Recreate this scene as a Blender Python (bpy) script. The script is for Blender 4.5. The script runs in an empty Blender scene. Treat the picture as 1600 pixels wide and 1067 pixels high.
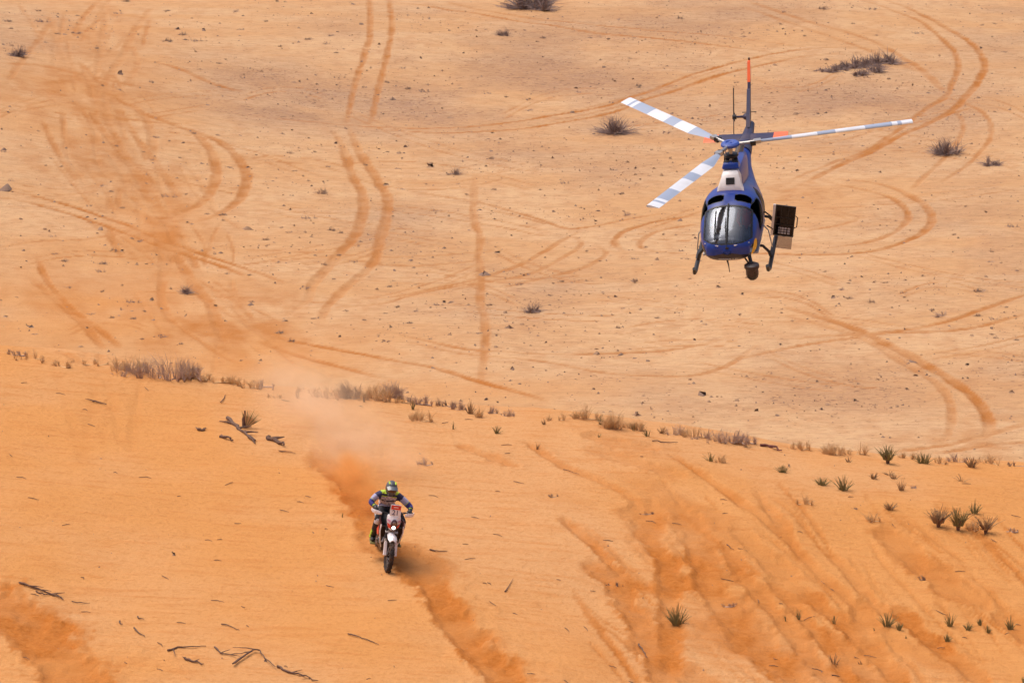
import bpy, math, random
import numpy as np
from mathutils import Vector, Matrix, Euler

random.seed(7)
rng = np.random.default_rng(11)
R = math.radians
SC = bpy.context.scene
COL = SC.collection

# ------------------------------------------------------------------ camera, sky, sun, exposure
F_PX, CAM_H, PITCH = 6000.0, 42.0, R(13.0)
cam_data = bpy.data.cameras.new('camera'); cam_data.lens = 135.0; cam_data.sensor_width = 36.0
cam_data.clip_start = 0.5; cam_data.clip_end = 20000.0
cam = bpy.data.objects.new('camera', cam_data); COL.objects.link(cam)
cam.location = (0, 0, CAM_H); cam.rotation_euler = (math.pi / 2 - PITCH, 0, 0)
SC.camera = cam

SUN_EL, SUN_AZ = R(66), R(-65)            # azimuth from +Y (away from the camera), negative = left
world = bpy.data.worlds.new('World'); SC.world = world; world.use_nodes = True
wn = world.node_tree.nodes; wl = world.node_tree.links
sky = wn.new('ShaderNodeTexSky'); sky.sky_type = 'NISHITA'; sky.sun_disc = False
sky.sun_elevation = SUN_EL; sky.sun_rotation = SUN_AZ; sky.air_density = 0.6; sky.dust_density = 6.0; sky.ozone_density = 0.6
wl.new(sky.outputs[0], wn['Background'].inputs[0]); wn['Background'].inputs[1].default_value = 0.15
sun_data = bpy.data.lights.new('sun', 'SUN'); sun_data.energy = 0.85; sun_data.angle = R(38); sun_data.color = (1.0, 0.95, 0.88)
sun = bpy.data.objects.new('sun', sun_data); COL.objects.link(sun)
sdir = Vector((math.sin(SUN_AZ) * math.cos(SUN_EL), math.cos(SUN_AZ) * math.cos(SUN_EL), math.sin(SUN_EL)))
sun.rotation_euler = sdir.to_track_quat('Z', 'Y').to_euler(); sun.location = (0, 0, 120)
try:
    SC.cycles.volume_bounces = 5; SC.cycles.max_bounces = max(SC.cycles.max_bounces, 8)
except Exception: pass
vs = SC.view_settings
vs.view_transform = 'Standard'; vs.look = 'None'; vs.gamma = 1.0; vs.use_curve_mapping = False; vs.exposure = 0.44

# ------------------------------------------------------------------ helpers
def tag(o, label=None, cat=None, group=None, kind=None):
    if label: o['label'] = label
    if cat: o['category'] = cat
    if group: o['group'] = group
    if kind: o['kind'] = kind
    return o

def link(name, mesh, parent=None):
    o = bpy.data.objects.new(name, mesh); COL.objects.link(o)
    if parent is not None: o.parent = parent
    return o

def empty(name, matrix=None):
    o = bpy.data.objects.new(name, None); COL.objects.link(o); o.empty_display_size = 0.3
    if matrix is not None: o.matrix_world = matrix
    return o

_mats = {}
def mat(name, col, rough=0.55, metal=0.0, coat=0.0, var=0.12, scale=9.0, emis=None, spec=0.5, dirt=None, dirt_amt=0.0):
    if name in _mats: return _mats[name]
    m = bpy.data.materials.new(name); m.use_nodes = True
    n = m.node_tree.nodes; l = m.node_tree.links; p = n['Principled BSDF']
    tc = n.new('ShaderNodeTexCoord'); nz = n.new('ShaderNodeTexNoise'); nz.inputs['Scale'].default_value = scale; nz.inputs['Detail'].default_value = 4
    l.new(tc.outputs['Object'], nz.inputs['Vector'])
    mix = n.new('ShaderNodeMix'); mix.data_type = 'RGBA'
    mix.inputs['A'].default_value = [c * (1 - var) for c in col] + [1]; mix.inputs['B'].default_value = [min(1, c * (1 + var)) for c in col] + [1]
    l.new(nz.outputs['Fac'], mix.inputs['Factor'])
    out = mix.outputs['Result']
    if dirt:
        nz2 = n.new('ShaderNodeTexNoise'); nz2.inputs['Scale'].default_value = scale * 0.6; nz2.inputs['Detail'].default_value = 6
        l.new(tc.outputs['Object'], nz2.inputs['Vector'])
        mr = n.new('ShaderNodeMapRange'); mr.inputs['From Min'].default_value = 0.45; mr.inputs['From Max'].default_value = 0.7; mr.inputs['To Max'].default_value = dirt_amt
        l.new(nz2.outputs['Fac'], mr.inputs['Value'])
        mx = n.new('ShaderNodeMix'); mx.data_type = 'RGBA'; mx.inputs['B'].default_value = list(dirt) + [1]
        l.new(mr.outputs['Result'], mx.inputs['Factor']); l.new(out, mx.inputs['A']); out = mx.outputs['Result']
    l.new(out, p.inputs['Base Color'])
    p.inputs['Roughness'].default_value = rough; p.inputs['Metallic'].default_value = metal
    p.inputs['Coat Weight'].default_value = coat; p.inputs['Coat Roughness'].default_value = 0.06
    p.inputs['Specular IOR Level'].default_value = spec
    if emis:
        p.inputs['Emission Color'].default_value = list(emis[:3]) + [1]; p.inputs['Emission Strength'].default_value = emis[3]
    _mats[name] = m
    return m

def glass_mat(name, tint, refl=0.25, rough=0.04):
    if name in _mats: return _mats[name]
    m = bpy.data.materials.new(name); m.use_nodes = True
    n = m.node_tree.nodes; l = m.node_tree.links
    n.remove(n['Principled BSDF'])
    tr = n.new('ShaderNodeBsdfTransparent'); tr.inputs[0].default_value = list(tint) + [1]
    gl = n.new('ShaderNodeBsdfGlossy'); gl.inputs['Roughness'].default_value = rough; gl.inputs[0].default_value = (0.50, 0.54, 0.62, 1)
    fr = n.new('ShaderNodeFresnel'); fr.inputs[0].default_value = 1.22
    ad = n.new('ShaderNodeMath'); ad.operation = 'ADD'; ad.use_clamp = True; ad.inputs[1].default_value = refl
    mx = n.new('ShaderNodeMixShader')
    l.new(fr.outputs[0], ad.inputs[0]); l.new(ad.outputs[0], mx.inputs[0]); l.new(tr.outputs[0], mx.inputs[1]); l.new(gl.outputs[0], mx.inputs[2])
    l.new(mx.outputs[0], n['Material Output'].inputs[0])
    _mats[name] = m
    return m

class G:
    """collects geometry, builds ONE mesh object"""
    def __init__(s): s.v = []; s.f = []; s.m = []
    def add(s, vs, fs, mi=0):
        b = len(s.v); s.v += [tuple(v) for v in vs]; s.f += [tuple(b + i for i in f) for f in fs]; s.m += [mi] * len(fs)
        return s
    def box(s, c, size, rot=None, mi=0, taper=(1, 1), bev=0.0):
        hx, hy, hz = size[0] / 2, size[1] / 2, size[2] / 2
        if bev > 0:
            rings = []
            for z, e in ((-hz, bev), (-hz + bev, 0), (hz - bev, 0), (hz, bev)):
                tx, ty = (1, 1) if z < 0 else taper
                X, Y = hx * tx - e, hy * ty - e
                b2 = bev * 0.8
                rings.append([(X - b2, Y, z), (-X + b2, Y, z), (-X, Y - b2, z), (-X, -Y + b2, z), (-X + b2, -Y, z), (X - b2, -Y, z), (X, -Y + b2, z), (X, Y - b2, z)])
            rr = [[(Vector(p) if rot is None else rot @ Vector(p)) + Vector(c) for p in r] for r in rings]
            return s.loft(rr, True, True, mi)
        p = [Vector((x * (taper[0] if z > 0 else 1), y * (taper[1] if z > 0 else 1), z)) for z in (-hz, hz) for y in (-hy, hy) for x in (-hx, hx)]
        if rot is not None: p = [rot @ q for q in p]
        return s.add([q + Vector(c) for q in p], [(0, 2, 3, 1), (4, 5, 7, 6), (0, 1, 5, 4), (2, 6, 7, 3), (0, 4, 6, 2), (1, 3, 7, 5)], mi)
    def loft(s, rings, cap0=True, cap1=True, mi=0):
        n = len(rings[0]); vs = [p for r in rings for p in r]; fs = []
        for i in range(len(rings) - 1):
            for j in range(n):
                k = (j + 1) % n
                fs.append((i * n + j, i * n + k, (i + 1) * n + k, (i + 1) * n + j))
        if cap0: fs.append(tuple(reversed(range(n))))
        if cap1: fs.append(tuple((len(rings) - 1) * n + j for j in range(n)))
        return s.add(vs, fs, mi)
    def tube(s, pts, r, n=8, mi=0, cap=True, flat=None):
        pts = [Vector(p) for p in pts]; rs = r if isinstance(r, (list, tuple)) else [r] * len(pts)
        rings = []; prev = None
        for i, p in enumerate(pts):
            t = (pts[min(i + 1, len(pts) - 1)] - pts[max(i - 1, 0)]).normalized()
            if prev is None:
                a = Vector((0, 0, 1)) if abs(t.z) < 0.9 else Vector((1, 0, 0))
                u = (a - t * a.dot(t)).normalized()
            else:
                u = (prev - t * prev.dot(t)).normalized()
            prev = u; w = t.cross(u); fl = flat if flat else 1.0
            rings.append([p + (u * math.cos(q) * fl + w * math.sin(q)) * rs[i] for q in [2 * math.pi * k / n for k in range(n)]])
        return s.loft(rings, cap, cap, mi)
    def lathe(s, prof, n=20, M=None, mi=0, cap=True):
        M = M or Matrix.Identity(4)
        rings = [[M @ Vector((r * math.cos(2 * math.pi * k / n), r * math.sin(2 * math.pi * k / n), z)) for k in range(n)] for (r, z) in prof]
        return s.loft(rings, cap, cap, mi)
    def ell(s, c, rad, n=14, m=9, rot=None, mi=0):
        rings = []
        for i in range(1, m):
            a = math.pi * i / m
            ring = [Vector((rad[0] * math.sin(a) * math.cos(2 * math.pi * k / n), rad[1] * math.sin(a) * math.sin(2 * math.pi * k / n), -rad[2] * math.cos(a))) for k in range(n)]
            rings.append([(p if rot is None else rot @ p) + Vector(c) for p in ring])
        return s.loft(rings, True, True, mi)
    def torus(s, c, axis, R0, r, n=32, k=10, mi=0):
        q = Vector(axis).to_track_quat('Z', 'Y'); vs = []; fs = []
        for i in range(n):
            a = 2 * math.pi * i / n
            for j in range(k):
                b = 2 * math.pi * j / k
                vs.append(q @ Vector(((R0 + r * math.cos(b)) * math.cos(a), (R0 + r * math.cos(b)) * math.sin(a), r * math.sin(b))) + Vector(c))
        for i in range(n):
            for j in range(k):
                fs.append((i * k + j, ((i + 1) % n) * k + j, ((i + 1) % n) * k + (j + 1) % k, i * k + (j + 1) % k))
        return s.add(vs, fs, mi)
    def mesh(s, name, mats, smooth=True, angle=35):
        me = bpy.data.meshes.new(name); me.from_pydata(s.v, [], s.f)
        for m in (mats if isinstance(mats, (list, tuple)) else [mats]): me.materials.append(m)
        me.polygons.foreach_set('material_index', s.m); me.update()
        if smooth:
            me.polygons.foreach_set('use_smooth', [True] * len(me.polygons)); me.set_sharp_from_angle(angle=R(angle))
        return me
    def build(s, name, mats, parent=None, smooth=True, angle=35):
        return link(name, s.mesh(name, mats, smooth, angle), parent)

def rotm(ax=0, ay=0, az=0): return Euler((R(ax), R(ay), R(az))).to_matrix()

# ------------------------------------------------------------------ value noise (numpy)
def vnoise(x, y, seed=0):
    xi = np.floor(x).astype(np.int64); yi = np.floor(y).astype(np.int64); xf = x - xi; yf = y - yi
    def h(a, b):
        n = (a * 374761393 + b * 668265263 + seed * 1442695041) & 0xFFFFFFFF
        n = ((n ^ (n >> 13)) * 1274126177) & 0xFFFFFFFF
        return ((n ^ (n >> 16)) & 0xFFFF) / 65535.0
    u = xf * xf * (3 - 2 * xf); v = yf * yf * (3 - 2 * yf)
    a = h(xi, yi); b = h(xi + 1, yi); c = h(xi, yi + 1); d = h(xi + 1, yi + 1)
    return (a + (b - a) * u) * (1 - v) + (c + (d - c) * u) * v
def fbm(x, y, oct=4, seed=0):
    s = 0; a = 0.5; t = 0
    for i in range(oct):
        s = s + a * vnoise(x * 2 ** i + 17.3 * i, y * 2 ** i - 9.1 * i, seed + i); t += a; a *= 0.5
    return s / t

# ------------------------------------------------------------------ camera <-> ground geometry
CP, SP = math.cos(PITCH), math.sin(PITCH)
def ray_dir(px, py):
    a = (np.asarray(px, float) - 800) / F_PX; b = -(np.asarray(py, float) - 533.5) / F_PX
    return np.stack([a, CP + b * SP, -SP + b * CP], -1)
def to_px(x, y, z):
    dz = z - CAM_H; depth = y * CP - dz * SP; up = y * SP + dz * CP
    depth = np.where(depth < 1, 1, depth)
    return 800 + F_PX * x / depth, 533.5 - F_PX * up / depth

# ------------------------------------------------------------------ terrain: near dune, ridge, valley, far plain
def dune_plane(x, y): return 19.4 + 0.08 * (y - 76.7) - 0.08 * (x + 2.6)
RIDGE_PX = [(-500, 468), (0, 512), (180, 535), (320, 557), (420, 575), (560, 587), (760, 604), (900, 621), (1080, 646), (1300, 674), (1600, 696), (2100, 729)]
rx, ry = [], []
for (px, py) in RIDGE_PX:
    d = ray_dir(px, py)
    # z = CAM_H + t*dz = 19.4+.08*(t*dy-76.7)-.08*(t*dx+2.6)
    t = (19.4 - 0.08 * 76.7 - 0.08 * 2.6 - CAM_H) / (d[2] - 0.08 * d[1] + 0.08 * d[0])
    rx.append(t * d[0]); ry.append(t * d[1])
rx = np.array(rx); ry = np.array(ry)
def base_h(x, y):
    x = np.asarray(x, float); y = np.asarray(y, float)
    yr = np.interp(x, rx, ry) + 1.4 * (fbm(x / 5 + 3, x * 0 + 0.5, 3, 5) - 0.5)
    und = 0.55 * (fbm(x / 9, y / 12, 3, 21) - 0.5) + 0.10 * (fbm(x / 2.2, y / 1.6, 3, 22) - 0.5)
    d = y - yr
    zn = dune_plane(np.clip(x, -60, 60), np.clip(y, 20, 130)) + und - 0.62 * 0.5 * (d + np.sqrt(d * d + 1.6 ** 2))
    zv = 2.2 * (fbm(x / 60 + 4, y / 55, 3, 31) - 0.5) + 0.5 * (fbm(x / 14, y / 11, 3, 32) - 0.5) + 0.10 * (fbm(x / 3, y / 2.5, 2, 33) - 0.5)
    zv = zv + 5.0 * np.exp(-((x + 52) / 26) ** 2 - ((y - 245) / 48) ** 2) + 0.02 * np.clip(y - 260, 0, 400)
    k = 2.0; h = np.clip(0.5 + 0.5 * (zn - zv) / k, 0, 1)
    z = zv * (1 - h) + zn * h + k * h * (1 - h)
    t = np.clip((48 - y) / 46, 0, 1); s = t * t * (3 - 2 * t)
    return z * (1 - s) + (39.5 - 0.02 * np.abs(x)) * s
def raycast(px, py, hf=base_h):
    px = np.atleast_1d(np.asarray(px, float)); py = np.atleast_1d(np.asarray(py, float)); d = ray_dir(px, py)
    t = np.full(len(px), 52.0); done = np.zeros(len(px), bool); lo = t.copy()
    while t.min() < 900 and not done.all():
        p = d * t[:, None]; hit = (CAM_H + p[:, 2]) < hf(p[:, 0], p[:, 1])
        new = hit & ~done; done |= new
        lo = np.where(~done, t, lo); t = np.where(done, t, t + 0.3 + 0.002 * t)
    hi = t.copy()
    for _ in range(18):
        m = (lo + hi) / 2; p = d * m[:, None]; hit = (CAM_H + p[:, 2]) < hf(p[:, 0], p[:, 1])
        hi = np.where(hit, m, hi); lo = np.where(hit, lo, m)
    p = d * hi[:, None]; p[:, 2] += CAM_H
    return p

# ------------------------------------------------------------------ wheel ruts pressed into the sand: (points, half width m, depth m, disturbed)
V = []   # ruts on the valley floor
def tr(pts, w=0.2, depth=0.07, s=0.75): V.append((pts, w, depth, s))
tr([(690, 0), (716, 8), (800, 24), (920, 38), (1000, 46), (1100, 54), (1200, 66), (1290, 78)], .22, .06, .55)
tr([(600, 0), (640, 6), (716, 18), (800, 32), (880, 43), (960, 55), (1080, 66), (1150, 75), (1210, 83)], .26, .08, .8)
tr([(400, 182), (500, 192), (620, 200), (700, 200), (800, 191), (880, 178), (950, 165), (1000, 148), (1060, 125), (1130, 103), (1200, 86), (1260, 77), (1330, 75), (1390, 82)], .22, .08, .85)
tr([(540, 198), (620, 204), (700, 208), (800, 203), (870, 193), (960, 175), (1010, 155), (1060, 140), (1130, 116), (1200, 100), (1260, 88), (1320, 85)], .22, .08, .85)
tr([(1360, -4), (1380, 0), (1430, 18), (1480, 45), (1520, 70), (1538, 100), (1530, 125), (1510, 150), (1480, 178), (1400, 215), (1330, 250), (1270, 280), (1200, 312)], .3, .09, .85)
tr([(1335, -4), (1390, 15), (1430, 30), (1465, 55), (1490, 80), (1497, 105), (1488, 130), (1470, 157), (1380, 220), (1300, 255), (1250, 275), (1205, 296)], .24, .08, .7)
tr([(1480, 150), (1530, 172), (1548, 195), (1545, 220), (1520, 250), (1470, 285)], .2, .06, .55)
tr([(1490, 170), (1503, 190), (1500, 215), (1460, 262), (1420, 300)], .2, .06, .45)
tr([(1160, 0), (1200, 13), (1290, 42), (1370, 68), (1440, 110), (1480, 148)], .34, .05, .55)
tr([(1150, 8), (1200, 24), (1290, 55), (1360, 80), (1440, 115)], .3, .05, .45)
tr([(1310, 280), (1370, 287), (1420, 305), (1448, 325), (1456, 345), (1440, 365), (1400, 383), (1360, 393), (1280, 398), (1180, 396), (1060, 400)], .28, .09, .8)
tr([(1290, 284), (1350, 297), (1390, 308), (1417, 330), (1416, 347), (1395, 364), (1350, 380), (1290, 388)], .24, .08, .7)
tr([(1250, 362), (1310, 352), (1345, 340)], .2, .05, .45)
tr([(1090, 336), (1050, 342), (1010, 350), (975, 362), (960, 378), (972, 392)], .24, .07, .7)
tr([(1090, 350), (1030, 361), (1005, 374), (1000, 385), (1020, 392), (1090, 396)], .2, .07, .6)
tr([(640, 298), (700, 308), (746, 315), (800, 330), (850, 345), (885, 357), (930, 353), (980, 343), (1040, 333)], .2, .07, .7)
tr([(740, 322), (800, 336), (855, 350)], .16, .06, .6)
tr([(520, 480), (600, 474), (640, 462), (720, 446), (800, 437)], .2, .06, .6)
tr([(545, 468), (620, 463), (680, 450), (760, 432), (830, 405), (880, 375), (905, 362)], .2, .06, .6)
tr([(700, 455), (760, 440), (820, 430), (880, 402), (908, 382), (898, 370)], .2, .05, .5)
tr([(780, 450), (860, 432), (920, 415), (947, 397), (935, 384)], .2, .05, .5)
tr([(380, 390), (450, 393), (530, 396), (600, 402), (700, 398), (800, 390)], .18, .05, .5)
tr([(540, 404), (620, 415), (700, 412), (760, 404)], .18, .05, .5)
tr([(742, 270), (740, 340), (750, 370), (747, 400), (752, 430), (750, 470), (757, 500), (758, 540), (754, 570), (750, 604)], .25, .05, .6)
tr([(520, 205), (536, 232), (550, 275), (566, 305), (566, 340), (550, 375), (535, 390), (510, 420), (488, 445), (478, 470), (440, 500)], .34, .09, .65)
tr([(545, 200), (560, 235), (588, 280), (605, 310), (605, 335), (595, 370), (588, 400), (568, 427), (540, 450), (520, 470), (505, 490), (500, 515)], .34, .09, .65)
tr([(577, -4), (578, 50), (571, 80), (560, 115), (549, 155), (540, 195)], .24, .08, .7)
tr([(607, -4), (612, 40), (606, 80), (597, 115), (589, 150), (578, 195)], .24, .08, .75)
tr([(-10, 295), (60, 308), (130, 328), (200, 352), (255, 376), (285, 386), (340, 405), (400, 425), (455, 446)], .24, .09, .9)
tr([(-10, 306), (60, 320), (130, 341), (200, 366), (250, 385), (290, 398), (350, 417), (400, 440)], .24, .09, .8)
tr([(380, 500), (440, 528), (520, 545), (600, 560), (680, 575), (745, 595), (800, 610), (855, 627)], .26, .09, .85)
tr([(400, 530), (480, 560), (560, 581), (620, 596)], .24, .08, .7)
tr([(-10, 388), (60, 377), (130, 374), (200, 363)], .2, .06, .5)
tr([(-10, 178), (40, 172), (90, 165), (160, 163)], .22, .06, .5)
tr([(130, 120), (200, 165), (270, 195), (330, 215), (365, 240), (385, 270), (383, 295), (365, 320), (330, 340), (285, 352)], .34, .08, .7)
tr([(250, 195), (300, 207), (325, 230), (337, 260), (334, 290), (313, 318), (280, 335), (255, 350)], .34, .08, .65)
for q, w, s in (([(140, 172), (168, 215), (200, 252), (235, 292)], .3, .7), ([(160, 178), (188, 228), (215, 280), (235, 320)], .3, .7), ([(98, 172), (105, 240), (135, 292)], .22, .45),
                ([(220, 222), (250, 265), (282, 312)], .3, .6), ([(150, 200), (152, 255), (185, 290), (230, 330)], .25, .5), ([(245, 370), (255, 420), (252, 470), (275, 515)], .28, .5),
                ([(262, 380), (300, 440), (330, 480), (352, 545)], .34, .6), ([(57, 400), (75, 440), (110, 480), (190, 545)], .26, .7), ([(45, 430), (100, 480), (125, 502), (160, 545)], .3, .6),
                ([(100, 20), (95, 60), (88, 100)], .2, .35), ([(165, 10), (160, 60), (150, 120)], .3, .4), ([(240, 10), (215, 40), (190, 90), (150, 150)], .34, .45), ([(75, 20), (90, 70), (110, 110)], .2, .35),
                ([(0, 100), (60, 102), (120, 115), (180, 128), (240, 142)], .4, .55), ([(240, 96), (290, 112), (330, 130), (375, 143)], .3, .7), ([(100, 118), (180, 150), (230, 190), (240, 250)], .35, .45)):
    tr(q, w, .07, s)
tr([(1610, 458), (1560, 475), (1500, 496), (1430, 513), (1370, 520), (1300, 524), (1240, 530)], .24, .08, .8)
tr([(1610, 488), (1540, 508), (1480, 517), (1400, 520), (1350, 525), (1250, 540), (1150, 562)], .22, .07, .7)
tr([(1225, 480), (1320, 508), (1370, 530), (1420, 555), (1480, 590), (1520, 620), (1542, 650), (1540, 680), (1500, 702)], .36, .1, .8)
tr([(1215, 490), (1350, 530), (1400, 560), (1450, 590), (1480, 620), (1487, 660), (1470, 700)], .26, .07, .5)
tr([(620, 522), (700, 540), (760, 548), (860, 553), (960, 552), (1060, 545), (1130, 530)], .22, .06, .6)
tr([(640, 535), (720, 552), (850, 565), (950, 583), (1060, 588), (1130, 574), (1180, 540)], .22, .06, .55)
tr([(1610, 660), (1540, 680), (1480, 695), (1390, 706)], .3, .08, .65)
tr([(1610, 690), (1550, 695), (1480, 706)], .3, .07, .55)
N = []   # churned channels on the near dune
def tn(pts, w=0.3, depth=0.08, s=1.0): N.append((pts, w, depth, s))
tn([(606, 868), (585, 815), (560, 778), (532, 742), (505, 712)], .26, .07, .85)
tn([(606, 872), (640, 880), (668, 918), (698, 965), (740, 1018), (800, 1085)], .36, .10, 1.0)
tn([(622, 868), (645, 872), (672, 892)], .34, .05, .95)
tn([(690, 930), (722, 978), (765, 1030), (812, 1085)], .25, .05, .75)
tn([(-40, 915), (0, 948), (55, 1005), (130, 1090)], .55, .10, 1.0)
tn([(0, 925), (60, 975), (110, 1035), (150, 1085)], .35, .05, .85)
for q, w, s in (([(880, 812), (920, 848), (958, 885), (1010, 925)], .13, .85), ([(1012, 785), (1015, 840), (1042, 885), (1042, 960), (1036, 1080)], .26, .85), ([(1080, 838), (1100, 900), (1135, 960), (1185, 1012), (1270, 1085)], .38, .85),
                ([(1128, 850), (1160, 900), (1205, 952), (1245, 1005), (1300, 1075)], .22, .8), ([(925, 880), (975, 940), (1010, 1000), (1040, 1080)], .3, .75), ([(1200, 905), (1250, 958), (1292, 1012), (1335, 1080)], .16, .9),
                ([(1250, 925), (1320, 980), (1370, 1030), (1410, 1080)], .24, .95), ([(1180, 770), (1250, 868), (1300, 915), (1400, 1000)], .14, .55), ([(1380, 830), (1430, 878), (1480, 922), (1540, 950)], .34, .6),
                ([(1400, 955), (1460, 1008), (1535, 1070)], .26, .95), ([(1050, 712), (1110, 752), (1165, 792), (1235, 850)], .11, .65), ([(722, 698), (760, 712), (800, 728)], .13, .6), ([(820, 690), (880, 730), (965, 765), (1010, 800)], .12, .5),
                ([(1060, 800), (1090, 850), (1120, 905)], .35, .5), ([(1120, 930), (1160, 980), (1230, 1050)], .4, .7), ([(1150, 1000), (1210, 1040), (1280, 1090)], .4, .8), ([(1000, 1010), (1060, 1050), (1120, 1090)], .3, .6),
                ([(960, 905), (1000, 980), (1020, 1010)], .2, .7), ([(1340, 940), (1350, 990), (1400, 1060)], .25, .7), ([(1300, 1000), (1360, 1060), (1390, 1090)], .3, .7), ([(930, 705), (990, 722), (1050, 742)], .3, .35),
                ([(930, 685), (960, 692), (1000, 700)], .3, .45), ([(990, 800), (1010, 830), (1030, 870)], .4, .4), ([(1150, 830), (1200, 880), (1240, 930)], .3, .4), ([(1560, 960), (1610, 1000)], .3, .5), ([(1290, 860), (1330, 900), (1380, 960)], .15, .45)):
    tn(q, w, .06 + .03 * s, s)

# fine raked grooves inside the churned lower right, and the many faint overlapping passes at the left of the valley
_r = random.Random(19)
for i in range(95):
    x = _r.uniform(880, 1560); y = _r.uniform(735, 1050)
    if y < 700 + .12 * (x - 900) or (x < 1000 and y < 800): continue
    sl = _r.uniform(.75, 1.45); L = _r.uniform(25, 150); q = [(x + t * L + _r.gauss(0, 2), y + t * L * sl + _r.gauss(0, 2)) for t in (0, .33, .66, 1)]
    tn(q, _r.choice((.025, .035, .05, .07)), _r.uniform(.02, .05), _r.uniform(.25, .75))
for i in range(64):
    cx = [(150, 0), (120, 120), (190, 240), (250, 345), (300, 440), (400, 545)]
    k = _r.randrange(0, 5); ox_, oy_ = _r.gauss(0, 55), _r.gauss(0, 14); f0, f1 = _r.uniform(-.2, .4), _r.uniform(.5, 1.2); bow = _r.gauss(0, 16); tw = _r.gauss(0, 35)
    (ax_, ay_), (bx_, by_) = cx[k], cx[k + 1]
    q = [(ax_ + (bx_ - ax_) * t + ox_ + bow * 4 * t * (1 - t) + tw * (t - .5), ay_ + (by_ - ay_) * t + oy_) for t in (f0, (f0 + f1) / 2, f1)]
    tr(q, _r.uniform(.10, .26), .06, _r.uniform(.25, .6))
for i in range(60):
    x = _r.uniform(-20, 1500); y = _r.uniform(120, 600); L = _r.uniform(120, 330); sl = _r.uniform(-.28, .3); cv = _r.uniform(-20, 20)
    q = [(x + t * L, y + t * L * sl + cv * 4 * t * (1 - t)) for t in (0, .25, .5, .75, 1)]
    for dy in (0, _r.uniform(7, 11)): tr([(a, b + dy) for a, b in q], .13, .05, _r.uniform(.28, .6))
def smooth_line(P, step):
    P = np.asarray(P); out = []
    for i in range(len(P) - 1):
        p0 = P[max(i - 1, 0)]; p1 = P[i]; p2 = P[i + 1]; p3 = P[min(i + 2, len(P) - 1)]
        n = max(2, int(np.linalg.norm(p2 - p1) / step)); t = np.linspace(0, 1, n, endpoint=False)[:, None]
        out.append(0.5 * (2 * p1 + (p2 - p0) * t + (2 * p0 - 5 * p1 + 4 * p2 - p3) * t ** 2 + (3 * p1 - p0 - 3 * p2 + p3) * t ** 3))
    out.append(P[-1:]); return np.concatenate(out)

# ------------------------------------------------------------------ ground sheet: a fan-shaped grid, fine in front of the camera, coarse out to the horizon
u_in = np.linspace(-1, 1, 640); u_out = 1 + np.cumsum(0.006 * 1.28 ** np.arange(34))
U = np.concatenate([-u_out[::-1], u_in, u_out])
yd = [56.0]
while yd[-1] < 345: yd.append(yd[-1] * 1.00158)
y_near = np.linspace(-400, 55, 90); y_far = 345 + np.cumsum(2 * 1.10 ** np.arange(62))
Y = np.concatenate([y_near, yd, y_far]); W = np.maximum(14.0, 5.4 + 0.165 * Y)
GX = U[None, :] * W[:, None]; GY = np.repeat(Y[:, None], len(U), 1)
GZ = base_h(GX, GY); TRK = np.zeros_like(GZ); DEP = np.zeros_like(GZ)
_fr = np.where(GY < 100, 1.0, 0.45); wob = (fbm(GX * 2.2 * _fr, GY * 1.5 * _fr, 4, 71) - 0.5) + 0.5 * (fbm(GX * 9 * _fr, GY * 7 * _fr, 2, 75) - 0.5); brk = fbm(GX * 1.1 * _fr + 5, GY * 0.8 * _fr, 4, 72)
j0, j1 = len(u_out), len(u_out) + len(u_in)
def stamp(pts, w, depth, s):
    p = smooth_line(pts, 0.35)
    npt = len(p); near = p[0][1] < 100; depth = depth * (0.62 if near else 0.45)
    for ii, (a, b) in enumerate(zip(p[:-1], p[1:])):
        e = min(1.0, min(ii + 1, npt - 1 - ii) / (0.16 * npt) ) ** 0.7
        m = w * 5 + 0.15
        i0, i1 = np.searchsorted(Y, min(a[1], b[1]) - m), np.searchsorted(Y, max(a[1], b[1]) + m)
        if i1 <= i0: continue
        wm = W[i0:i1].min(); wM = W[i0:i1].max()
        xa, xb = min(a[0], b[0]) - m, max(a[0], b[0]) + m
        c0 = np.searchsorted(U, min(xa / wm, xa / wM)); c1 = np.searchsorted(U, max(xb / wm, xb / wM))
        if c1 <= c0: continue
        X = GX[i0:i1, c0:c1]; YY = GY[i0:i1, c0:c1]; ab = b - a; L = ab @ ab + 1e-9
        t = np.clip(((X - a[0]) * ab[0] + (YY - a[1]) * ab[1]) / L, 0, 1)
        side = ab[0] * (YY - a[1]) - ab[1] * (X - a[0]); d = np.hypot(X - a[0] - t * ab[0], YY - a[1] - t * ab[1]) / ((w if near else w * .8) * (1 + (1.5 if near else .8) * wob[i0:i1, c0:c1]) * (0.6 + 0.4 * e))
        if near: d = np.where(side > 0, d / 1.5, d * 1.25)
        col = e * s * np.clip((1.4 - d) / (np.where(side > 0, .6, .2) if near else 0.55), 0, 1) * np.clip(0.38 + 1.4 * brk[i0:i1, c0:c1], 0, 1.2)
        dep = e * depth * (-np.exp(-(d / 0.85) ** 4) + 0.35 * np.exp(-((d - 1.5) / 0.4) ** 2))
        T = TRK[i0:i1, c0:c1]; D = DEP[i0:i1, c0:c1]
        np.maximum(T, col, out=T); D[...] = np.where(np.abs(dep) > np.abs(D), dep, D)
_all = V + N; _flat = raycast([a[0] for q in _all for a in q[0]], [a[1] for q in _all for a in q[0]])[:, :2]; _k = 0
for q in _all:
    stamp(_flat[_k:_k + len(q[0])], *q[1:]); _k += len(q[0])
PX, PY = to_px(GX, GY, GZ)
yr_grid = np.interp(GX, rx, ry)
DUNE = np.clip(1 - (GY - yr_grid - 1.0) / 5.0, 0, 1)
def blobs(lst):
    a = np.zeros_like(GZ)
    for (bx, by, sx, sy, s) in lst: a = np.maximum(a, s * np.exp(-((PX - bx) / sx) ** 2 - ((PY - by) / sy) ** 2))
    return a
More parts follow.
